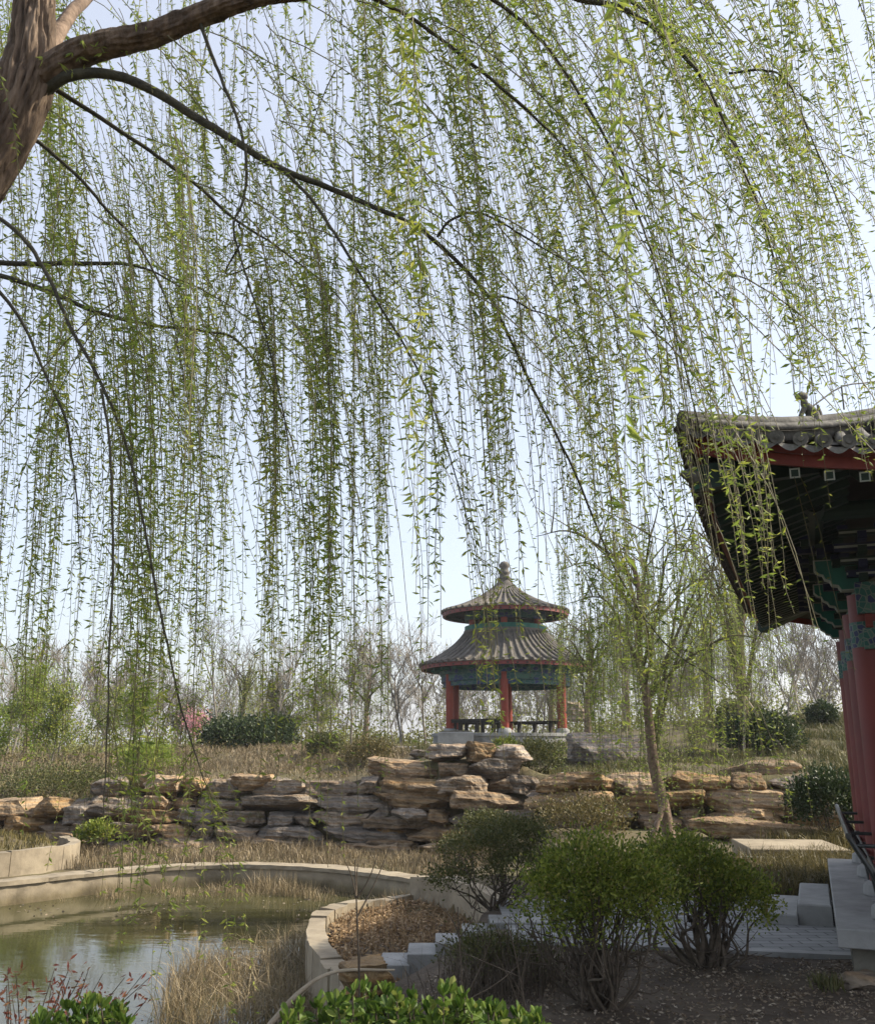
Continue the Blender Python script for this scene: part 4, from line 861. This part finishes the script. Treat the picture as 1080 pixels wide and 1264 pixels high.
def willow(x, y, h, label, seed, nstr, trunk_pts, group=None, leaf=.06, m='leaf2', spread=1.0, low=.4, dens=.05, twr=.004, props=True, rt=.11, ntop=14):
    rs2 = np.random.default_rng(seed); z = Hs(x, y) - .05; t = thing('young_willow', label, 'tree', (x, y, z), 0, group)
    tp = np.array(trunk_pts, float); q = smooth_pts(np.column_stack([tp, np.linspace(rt, rt * .35, len(tp))]), 20)
    a = MB(); tube(a, q[:, :3], q[:, 3], 10, bark=.03); a.build('trunk', M['bough'], t, True)
    li = MB(); ends = []
    for k in range(ntop):
        f = rs2.uniform(.25, 1); st = q[int(f * 19), :3]; an = k * 2.4 + rs2.uniform(-.5, .5); rad = spread * rs2.uniform(.35, 1.1); hz = h * rs2.uniform(.62, 1.0)
        e = np.array([st[0] * .6 + rad * math.cos(an), st[1] * .6 + rad * math.sin(an), max(hz, st[2] + .2 * h)]); mid = st * .5 + e * .5 + np.array([-math.cos(an), -math.sin(an), 0]) * .12 * rad + rs2.normal(0, .04 * spread, 3)
        c_ = smooth_pts([st, mid, e, e + np.array([math.cos(an), math.sin(an), -.1]) * .12 * h], 14); tube(li, c_, np.linspace(rt * .35, .005, 14), 5); ends.append(c_)
        for _ in range(5):
            i_ = rs2.integers(4, 13); g = c_[i_] + np.array([rs2.normal(0, .3 * spread), rs2.normal(0, .3 * spread), rs2.uniform(.05, .16) * h]); s_ = smooth_pts([c_[i_], (c_[i_] + g) / 2 + rs2.normal(0, .03, 3), g], 14); tube(li, s_, np.linspace(rt * .14, .004, 14), 4); ends.append(s_)
    li.build('limbs', M['twig'], t)
    a, b = MB(), MB()
    global tw, lv
    otw, olv = tw, lv; tw, lv = a, b
    for k in range(nstr):
        c_ = ends[rs2.integers(0, len(ends))]; p0 = c_[rs2.integers(4, 14)]; L_ = min(p0[2] - .5, h * rs2.uniform(.25, low + .35)); an = rs2.uniform(0, 6.28)
        strand(p0, p0 + np.array([.25 * math.cos(an), .25 * math.sin(an), -max(.3, L_)]), leaf=leaf, sp=dens, r=twr, mi=0, k=1.8, wob=.03)
    a.build('hanging_twigs', M['twig'], t); b.build('leaves', M[m], t); tw, lv = otw, olv; return t, np.array([x, y, z])
p0 = G(832, 1040, -.1); bx, by = float(P(828, 1035, 15)[0]), 15.0
zz = Hs(bx, by) - .05
tpts = [np.array(P(u, v, 15)) - [bx, by, zz] for u, v in ((829, 1042), (820, 1000), (808, 950), (802, 900), (796, 850), (788, 800), (790, 740), (780, 690))]
tpts[0][2] = -.05
t, b = willow(bx, by, 5.0, 'young weeping willow with leaning trunk in front of the right hand rockery', 61, 230, tpts, leaf=.062, spread=1.3, rt=.105, low=.5, dens=.06)
s1 = P(795, 1050, 14.6); s1[2] = Hs(s1[0], 14.6) - .05; s2 = P(822, 985, 14.9)
c = MB(); tube(c, [s1, s2], .045, 8, cap=True); o = c.build('wooden_prop', M['bough'], None, True, s1); tag(o, 'slanting wooden prop holding up the young willow', 'prop')
for k, (u, Yq, h, lb, n) in enumerate([(895, 25, 6.2, 'taller pale willow on staked props behind the right rockery', 200), (712, 27, 3.9, 'feathery low willow beside the pavilion terrace', 150), (672, 50, 6.5, 'tall pale willow directly behind the round pavilion', 130), (760, 47, 7.0, 'tall pale willow behind the young willow', 150), (855, 52, 7.5, 'faint green willow in the distance left of the hall eave', 150), (60, 50, 6.0, 'pale yellow willow in the distance at the far left', 150), (455, 53, 6.0, 'pale willow in the distance left of the pavilion', 130), (310, 55, 5.5, 'pale willow in the distance behind the clipped hedge', 130)]):
    x = at(u, Yq); hh = h; t, b = willow(x, Yq, h, lb, 70 + k, n, [(0, 0, 0), (.08, 0, h * .2), (.1, .05, h * .42), (.25, 0, h * .62), (.3, 0, h * .8)], leaf=.07 if Yq < 40 else .10, spread=h * .24, rt=.03 * h, dens=.085 if Yq < 40 else .12, twr=.006, low=.5)
    if k == 0:
        for e in (-1, 1):
            c = MB(); base = np.array([x + .55 * e + .3, Yq - .8, 0]); base[2] = Hs(base[0], base[1]) - .05
            tube(c, [base, np.array([x + .1, Yq - .1, b[2] + 1.5])], .035, 8, cap=True); o = c.build('wooden_prop', M['stick'], None, True, base)
            tag(o, ('left' if e < 0 else 'right') + ' pole propping the taller pale willow behind the rockery', 'prop', 'poles propping the taller willow')
# ------------------------------------------------------------------ shrubs
def shrub(label, base, ells, nclump, per, L_, m, seed, nstem=26, group=None, name='shrub', clump=.055, rstem=.011, stemrange=.9, stem_m='stem', shell=.55, W=.55):
    rs2 = np.random.default_rng(seed); base = np.asarray(base, float); t = thing(name, label, 'shrub', base, 0, group)
    E = np.array(ells, float); vol = E[:, 3] * E[:, 4] * E[:, 5]; pk = rs2.choice(len(E), nclump, p=vol / vol.sum())
    d = nrm(rs2.normal(0, 1, (nclump, 3))); d[:, 2] = np.where(d[:, 2] < -.45, -d[:, 2], d[:, 2]); rr = shell + (1 - shell) * rs2.uniform(0, 1, nclump) ** .5
    rr *= 1 + .16 * np.sin(d[:, 0] * 7 + seed) * np.cos(d[:, 1] * 6 + d[:, 2] * 5)
    cen = E[pk, :3] + d * rr[:, None] * E[pk, 3:6]
    if nstem:
        s = MB()
        for k in range(nstem):
            c_ = cen[rs2.integers(0, nclump)]; e = c_ * stemrange; b0 = np.array([rs2.normal(0, .05), rs2.normal(0, .05), -.04]); hor = np.array([e[0], e[1], 0])
            m1 = b0 + hor * .35 + np.array([0, 0, e[2] * .28]) + rs2.normal(0, .06, 3); m2 = b0 + hor * .72 + np.array([0, 0, e[2] * .65]) + rs2.normal(0, .06, 3)
            q_ = smooth_pts([b0, m1, m2, e], 12); tube(s, q_, np.linspace(rstem * rs2.uniform(.7, 1.5), .003, 12), 6)
            for _ in range(3):
                i_ = rs2.integers(3, 10); f_ = q_[i_] + rs2.normal(0, .13, 3) + [0, 0, .12]; tube(s, smooth_pts([q_[i_], (q_[i_] + f_) / 2 + rs2.normal(0, .015, 3), f_], 5), np.linspace(.005, .002, 5), 4)
        s.build('stems', M[stem_m], t, True)
    b = MB(); N = nclump * per; pos = np.repeat(cen, per, 0) + rs2.normal(0, clump, (N, 3)); dd = np.repeat(d, per, 0) * .7 + rs2.normal(0, .6, (N, 3)) + [0, 0, .45]
    Lr = L_ * rs2.uniform(.6, 1.25, N); leaves(b, pos, dd, Lr, Lr * W, 0, .2, round_=True); b.build('foliage', m if not isinstance(m, str) else M[m], t); return t
def gz(u, v): return G(u, v, 0)
b = np.array([*P(745, 1250, 6.45)[:2], 0]); b[2] = Hs(b[0], b[1])
shrub('round topped green shrub with many thin bare stems in the centre foreground', b, [(-.04, 0, .78, .36, .36, .22), (-.22, 0, .62, .30, .32, .2), (.20, 0, .66, .28, .32, .2), (-.05, 0, .50, .30, .30, .12), (.3, .05, .46, .14, .16, .1)], 430, 34, .027, 'shrubleaf', 301, 46, clump=.05)
b = np.array([*P(873, 1195, 7.6)[:2], 0]); b[2] = Hs(b[0], b[1])
shrub('full green shrub on a stout short trunk nearest the hall steps', b, [(-.14, 0, .68, .36, .36, .20), (.26, -.05, .46, .26, .28, .19), (-.32, 0, .5, .2, .24, .18), (.05, .05, .5, .25, .25, .14)], 430, 34, .029, 'shrubleaf', 302, 30, rstem=.018)
b = np.array([*P(612, 1150, 10.2)[:2], 0]); b[2] = Hs(b[0], b[1])
shrub('dark green layered shrub left of the round topped shrub', b, [(-.2, 0, .60, .34, .32, .12), (.2, .1, .70, .40, .36, .15), (-.42, -.05, .30, .27, .3, .11), (.28, -.1, .40, .40, .32, .18)], 330, 30, .03, 'oliveleaf', 303, 24)
b = np.array([*P(615, 1235, 7.2)[:2], 0]); b[2] = Hs(b[0], b[1])
shrub('low spreading dark shrub beside the granite steps', b, [(-.1, 0, .20, .26, .25, .10), (.2, 0, .18, .22, .2, .10)], 150, 26, .026, 'oliveleaf', 304, 20)
def bush(label, u, v, Y, rx, rz, m, seed, L_=.05, n=260, per=26, group=None, sink=.0):
    p = P(u, v, Y); zg = min(Hs(p[0], p[1]), p[2]); base = np.array([p[0], p[1], zg]); hc = max(rz * .75, p[2] - zg)
    return shrub(label, base, [(0, 0, hc, rx, rx * .9, rz)], n, per, L_, m, seed, 10, group, 'bush', .09 * rx / .6, .014, shell=.5)
bush('dark evergreen bush in front of the red columns', 1022, 992, 16.5, .60, .46, 'darkleaf', 310, .06, 320)
bush('wide dark evergreen bush on the right hillside', 938, 918, 25, .95, .5, 'darkleaf', 311, .09, 300)
bush('round olive bush at the top of the right hillside', 915, 886, 31, .7, .36, 'oliveleaf', 312, .09)
bush('small dark green bush on the hilltop by the red columns', 1015, 893, 30, .42, .4, 'darkleaf', 313, .09, 160)
bush('long dark clipped hedge on the slope left of the pavilion', 300, 918, 33, 1.5, .42, 'darkleaf', 314, .11, 340)
bush('dark hedge bush at the right end of the clipped hedge', 343, 908, 33.5, .6, .6, 'darkleaf', 315, .1, 200)
bush('bare brownish bush at the foot of the outcrop', 566, 1046, 18.3, .38, .22, 'cover', 316, .04, 110)
bush('tall leafy bush among the rocks right of the capstone', 662, 955, 22.5, .6, .4, 'oliveleaf', 317, .06, 150)
bush('green shrub growing from the rockery below the pavilion', 625, 940, 23.8, .35, .3, 'shrubleaf', 318, .06, 120)
bush('grey green bush in front of the rocks behind the layered shrub', 600, 1028, 18.6, .5, .34, 'oliveleaf', 319, .05, 170)
bush('straw coloured scrub right of the layered shrub', 720, 1022, 18.2, .9, .3, 'cover', 320, .05, 170)
bush('low green plant growing from the rocks at left', 118, 1030, 20.6, .36, .18, 'shrubleaf', 321, .07, 70)
bush('low reddish brown hedge behind the low tan rockery', 75, 972, 24.5, 1.5, .3, 'oliveleaf', 330, .06, 300)
bush('brown leafless looking shrub on the slope above the long rockery', 455, 945, 26, .7, .35, 'cover', 331, .06, 150)
bush('small olive shrub on the slope between hedge and outcrop', 400, 935, 28, .5, .35, 'oliveleaf', 332, .07, 120)
bush('spreading yellow green shrub at the left end of the hedge slope', 180, 940, 27, .8, .45, 'leaf2', 333, .07, 130)
# euonymus leaves along the bottom edge
def rosettes(label, pts, seed):
    rs2 = np.random.default_rng(seed); base = np.array([pts[:, 0].mean(), pts[:, 1].mean(), 0]); base[2] = Hs(base[0], base[1]) - .02
    t = thing('evergreen_shrub', label, 'shrub', base, 0, 'glossy evergreen shrubs at the bottom edge'); s = MB(); b_ = MB()
    for p in pts:
        b0 = np.array([p[0] * .75 + base[0] * .25, p[1] * .75 + base[1] * .25, base[2]]); tube(s, smooth_pts([b0, (b0 + p) / 2 + rs2.normal(0, .03, 3), p], 8), np.linspace(.007, .003, 8), 6)
        for k in range(4):
            n = 7; an = np.arange(n) * 2.4 + rs2.uniform(0, 6); tilt = .9 - .45 * (k == 0)
            d = np.column_stack([np.cos(an) * tilt, np.sin(an) * tilt, np.full(n, .35 + .45 * (k == 0))]) + rs2.normal(0, .12, (n, 3))
            Lr = rs2.uniform(.03, .058, n); leaves(b_, np.repeat((p - [0, 0, .035 * k])[None], n, 0) + rs2.normal(0, .006, (n, 3)), d, Lr, Lr * .46, 0, .3, round_=True)
    s.build('stems', M['stem'], t, True, base); b_.build('leaves', M['evergreen'], t, False, base)
rs2 = np.random.default_rng(5)
def px_pts(n, u0, u1, vf, Y0, Y1):
    o = []
    for _ in range(n):
        u = rs2.uniform(u0, u1); o.append(P(u, vf(u) + abs(rs2.normal(0, 26)), rs2.uniform(Y0, Y1)))
    return np.array(o)
rosettes('bright glossy evergreen shrub across the bottom centre', px_pts(120, 350, 665, lambda u: np.interp(u, [350, 430, 460, 500, 560, 600, 660], [1256, 1228, 1220, 1238, 1224, 1246, 1258]), 3.5, 4.2), 1)
rosettes('small glossy evergreen shrub at the bottom left corner', px_pts(46, 40, 165, lambda u: np.interp(u, [40, 100, 165], [1258, 1238, 1252]), 3.6, 4.1), 2)
# red leaved sprigs, bottom left
base = P(40, 1300, 4.3); base[2] = Hs(base[0], base[1]); t = thing('nandina', 'thin red leaved shrub at the lower left beside the pond', 'shrub', base); s = MB(); b_ = MB()
for k in range(26):
    e = P(rs2.uniform(-5, 185), rs2.uniform(1195, 1262), 4.3 + rs2.normal(0, .2)); b0 = base + rs2.normal(0, .05, 3) * [1, 1, 0]; q_ = smooth_pts([b0, b0 * .4 + e * .6 + [0, 0, .05], e], 10); tube(s, q_, np.linspace(.004, .0015, 10), 5)
    idx = rs2.integers(5, 10, 12); leaves(b_, q_[idx] + rs2.normal(0, .015, (12, 3)), rs2.normal(0, 1, (12, 3)), rs2.uniform(.025, .05, 12), .011, 0)
s.build('stems', M['stem'], t, True, base); b_.build('leaves', M['redleaf'], t, False, base)
# saplings and sticks in the foreground
def twig_plant(label, u, v0, v1, Y, seed, n=5, w=40):
    rs3 = np.random.default_rng(seed); base = P(u, v0, Y); base[2] = Hs(base[0], base[1]) - .02; s = MB()
    tip = P(u - 10, v1, Y); main = smooth_pts([base, base * .5 + tip * .5 + rs3.normal(0, .02, 3), tip], 14); tube(s, main, np.linspace(.008, .0025, 14), 6)
    for k in range(n):
        i_ = rs3.integers(3, 12); e = main[i_] + np.array([rs3.normal(0, .16), rs3.normal(0, .1), rs3.uniform(.1, .35)]); tube(s, smooth_pts([main[i_], (main[i_] + e) / 2 + rs3.normal(0, .02, 3), e], 6), np.linspace(.004, .0015, 6), 4)
    o = s.build('bare_sapling', M['stem'], None, True, base); tag(o, label, 'sapling')
twig_plant('upright bare sapling in front of the leaf covered terrace', 448, 1225, 1062, 4.6, 1, 7)
twig_plant('thin bare sapling rising in front of the granite steps', 575, 1240, 1120, 4.8, 2, 5)
twig_plant('spindly bare sapling at the foot of the layered shrub', 640, 1250, 1150, 5.2, 3, 6)
p0, p1, p2, p3 = P(325, 1275, 5.2), P(370, 1225, 5.3), P(415, 1200, 5.4), P(487, 1198, 5.5)
c = MB(); tube(c, smooth_pts([p0, p1, p2, p3], 24), np.linspace(.016, .006, 24), 8, cap=True); tag(c.build('fallen_branch', M['stick'], None, True, p0), 'pale curved dead branch leaning over the pond edge', 'branch')
# ------------------------------------------------------------------ reeds, grass, litter (stuff)
def scatter(n, poly, z=None):
    p = np.asarray(poly, float); lo, hi = p.min(0), p.max(0); out = []
    while len(out) < n:
        q_ = rng.uniform(lo, hi, (n * 3, 2)); q_ = q_[sdf(q_[:, 0], q_[:, 1], poly) < 0]; out.extend(q_.tolist())
    q_ = np.array(out[:n]); return np.column_stack([q_, H(q_[:, 0], q_[:, 1]) if z is None else np.full(n, z)])
def gpoly(px, z): return [tuple(G(u, v, z)[:2]) for u, v in px]
mb = MB(); pp = scatter(5200, gpoly([(190, 1275), (215, 1205), (262, 1192), (330, 1182), (392, 1172), (402, 1230), (400, 1290)], WATER), WATER - .25); hv = .8 + .3 * lump(pp[:, 0], pp[:, 1], 2.5); blades(mb, pp, np.clip(hv, .45, 1.3) * rng.uniform(.35, .72, len(pp)), .007, .36); pq = pp[::6] + [0, 0, .27]; blades(mb, pq, rng.uniform(.2, .5, len(pq)), .008, 1.3)
tag(mb.build('dry_reeds', M['reed']), 'dense clump of dry reeds standing in the near pond water', 'reeds', None, 'stuff')
mb = MB(); pp = scatter(4200, [(-6.6, 16.1), (-5.6, 17.1), (-4.8, 17.6), (-3.6, 17.95), (-2.0, 17.5), (-.9, 16.5), (-.3, 15.7), (-1.2, 15.9), (-2.6, 16.9), (-4.6, 16.8)], WATER - .2); blades(mb, pp, np.clip(.8 + .4 * lump(pp[:, 0], pp[:, 1], 2), .4, 1.4) * rng.uniform(.25, .5, len(pp)), .011, .4)
tag(mb.build('dry_reeds', M['reed']), 'band of dry reeds in the water under the curved pond wall', 'reeds', None, 'stuff')
mb = MB(); pp = scatter(9000, [(-7, 18.2), (-6, 18.2), (-5, 18.5), (-3.6, 18.7), (-1.9, 18.3), (-.7, 17.3), (.2, 16.3), (1.2, 17), (1.0, 20.2), (-1, 21.0), (-3, 21.5), (-6.2, 21.6), (-8.2, 21.4)]); blades(mb, pp, np.clip(.7 + .5 * lump(pp[:, 0], pp[:, 1], 1.7), .3, 1.5) * rng.uniform(.12, .34, len(pp)), .014, .6)
tag(mb.build('dry_grass', M['drygrass']), 'dry straw grass between the pond wall and the rockery', 'grass', None, 'stuff')
mb = MB(); pp = scatter(7000, MOUND); blades(mb, pp, rng.uniform(.06, .2, len(pp)), .02, .6); tag(mb.build('mound_cover', M['cover']), 'brown ground cover on the raised bed at the far left', 'ground cover', None, 'stuff')
mb = MB(); pp = scatter(5200, LEAFPATCH) + [0, 0, .012]; leaves(mb, pp + rng.uniform(0, .03, (len(pp), 1)) * [0, 0, 1], rng.normal(0, 1, (len(pp), 3)) * [1, 1, .25], rng.uniform(.03, .085, len(pp)), .028, 0, .3); pq = scatter(1300, LEAFPATCH); blades(mb, pq, rng.uniform(.05, .2, len(pq)), .008, .6)
tag(mb.build('fallen_leaves', M['orangelitter']), 'orange brown fallen leaves covering the terrace by the pond', 'fallen leaves', None, 'stuff')
mb = MB(); pp = scatter(21000, [(-2.2, 5.2), (-1.2, 3.5), (3.6, 3.5), (3.3, 7.7), (2.7, 7.95), (.6, 8.35), (-.5, 8.2), (-.8, 7.4), (-1.4, 6.7)]) + [0, 0, .012]; pp = pp[rng.random(len(pp)) < .75 + .45 * lump(pp[:, 0], pp[:, 1], 2.2)]; leaves(mb, pp, rng.normal(0, 1, (len(pp), 3)) * [1, 1, .22], rng.uniform(.01, .045, len(pp)), .016, 0, .3)
tag(mb.build('leaf_litter', M['litter']), 'scattered pale leaf litter on the dark soil under the shrubs', 'leaf litter', None, 'stuff')
def tufts(n, poly, blade_n, h, m, name, label, cat, wdt=.014, rad=.14, lean=.8):
    mb = MB(); cpt = scatter(n, poly); s = rng.uniform(.6, 1.3, n); pp = np.repeat(cpt, blade_n, 0) + rng.normal(0, 1, (n * blade_n, 3)) * [rad, rad, 0]
    blades(mb, pp, np.repeat(s, blade_n) * h * rng.uniform(.5, 1.1, n * blade_n), wdt, lean); tag(mb.build(name, M[m]), label, cat, None, 'stuff')
tufts(420, [(6.0, 20.0), (9.5, 19.6), (15, 24), (16, 36), (9, 36), (7.2, 26)], 40, .30, 'greencover', 'hillside_grass', 'low rounded tufts of olive grass on the right hillside', 'grass', .02, .17, 1.0)
tufts(230, [(3.25, 10.8), (4.3, 10.6), (5.6, 12.6), (5.4, 13.6), (4.0, 12.9), (3.2, 12.0)], 60, .30, 'cover', 'ground_cover', 'yellow brown ground cover beside the stone landing', 'ground cover', .012, .13, .9)
tufts(70, [(5.3, 15.8), (7.2, 14.8), (7.6, 17.0), (6.0, 17.6)], 50, .3, 'cover', 'ground_cover', 'straw ground cover in front of the dark bush near the hall', 'ground cover', .015, .15, .9)
tufts(500, [(-30, 23.5), (-9, 23), (-12, 40), (-34, 42)], 30, .3, 'drygrass', 'meadow_grass', 'rough brown grass behind the low tan rockery', 'grass', .025, .35, .9)
tufts(700, [(-9, 23), (-1.5, 22.8), (-.6, 27), (-1.5, 34), (-9, 37), (-14, 35)], 34, .22, 'drygrass', 'slope_grass', 'dry brown grass on the slope above the long rockery', 'grass', .02, .2, .9)
tufts(330, [(-.5, 23.5), (3, 21.6), (7, 21), (7, 26), (6, 33), (-.8, 32)], 36, .22, 'greencover', 'terrace_grass', 'olive grass on the bank below the pavilion', 'grass', .02, .17, .9)
tufts(30, [(.5, 6.4), (-.1, 6.6), (.1, 7.2), (.7, 7.5), (.9, 7.0)], 22, .42, 'stem', 'undergrowth', 'tangle of thin dry stems under the low shrubs', 'undergrowth', .006, .12, .5)
tufts(5, [(2.55, 6.85), (2.68, 6.85), (2.66, 7.0), (2.55, 7.0)], 22, .14, 'greencover', 'weed_tuft', 'small weeds beside the hall plinth corner', 'weeds', .01, .05, .8)

mb = MB(); n = 3600; xq = rng.uniform(-8, 8, n); c_ = rng.integers(1, 5, n); keep = np.sin(xq * 3.7 + c_ * 2.1) + np.sin(xq * 1.9 - c_) > .7; xq, c_ = xq[keep], c_[keep]
pp = np.column_stack([xq, np.interp(xq, ROCKX, ROCKY) + .0 + .16 * c_ + rng.uniform(-.15, .2, len(xq)), np.minimum(-.72 + .36 * c_ + .62 * (xq > 2.3), np.interp(xq, TOPX, TOPZ))]); blades(mb, pp, rng.uniform(.08, .26, len(pp)), .014, .9)
tag(mb.build('ledge_grass', M['greencover']), 'olive grass rooted in the joints of the rockery', 'grass', None, 'stuff')
mb = MB(); pp = scatter(900, [(-7, 15.8), (-3.6, 17.8), (-.3, 15.6), (-.4, 13.4), (-1.4, 12.4), (-1.6, 9.5), (-3.2, 9.2), (-3, 12.5)], WATER + .006); pp = pp[rng.random(len(pp)) < .35 + .6 * lump(pp[:, 0], pp[:, 1], 1.5)]
leaves(mb, pp, rng.normal(0, 1, (len(pp), 3)) * [1, 1, .03], rng.uniform(.03, .08, len(pp)), .025, 0, .05); tag(mb.build('floating_leaves', M['litter']), 'dead leaves floating on the pond water', 'fallen leaves', None, 'stuff')
mb = MB(); cp = scatter(150, [(-16, 22.8), (-9, 22.6), (-1.5, 22.4), (-.6, 27), (-1.5, 34), (-9, 37), (-16, 37)]); pp = np.repeat(cp, 70, 0); sz = np.repeat(rng.uniform(.12, .34, 150), 70)[:, None]
pp = pp + rng.normal(0, 1, pp.shape) * sz * [1, 1, .5] + [0, 0, .12]; leaves(mb, pp, rng.normal(0, 1, pp.shape) + [0, 0, .6], rng.uniform(.04, .09, len(pp)), .035, 0)
tag(mb.build('slope_scrub', M['cover']), 'low brown scrub on the slope above the rockery', 'scrub', None, 'stuff')
# ------------------------------------------------------------------ haze
mb = MB(); box(mb, (-960, -70, -4), (960, 1560, 13)); hz = mb.build('haze', []); tag(hz, 'thin pale spring haze in the air', 'haze', None, 'stuff')
m = bpy.data.materials.new('haze_air'); m.use_nodes = True; nt = m.node_tree; nt.nodes.clear(); o_ = nt.nodes.new('ShaderNodeOutputMaterial'); pv = nt.nodes.new('ShaderNodeVolumePrincipled')
pv.inputs['Color'].default_value = (.92, .95, 1, 1); pv.inputs['Density'].default_value = .00055; pv.inputs['Anisotropy'].default_value = .3
nt.links.new(pv.outputs[0], o_.inputs['Volume']); hz.data.materials.append(m)
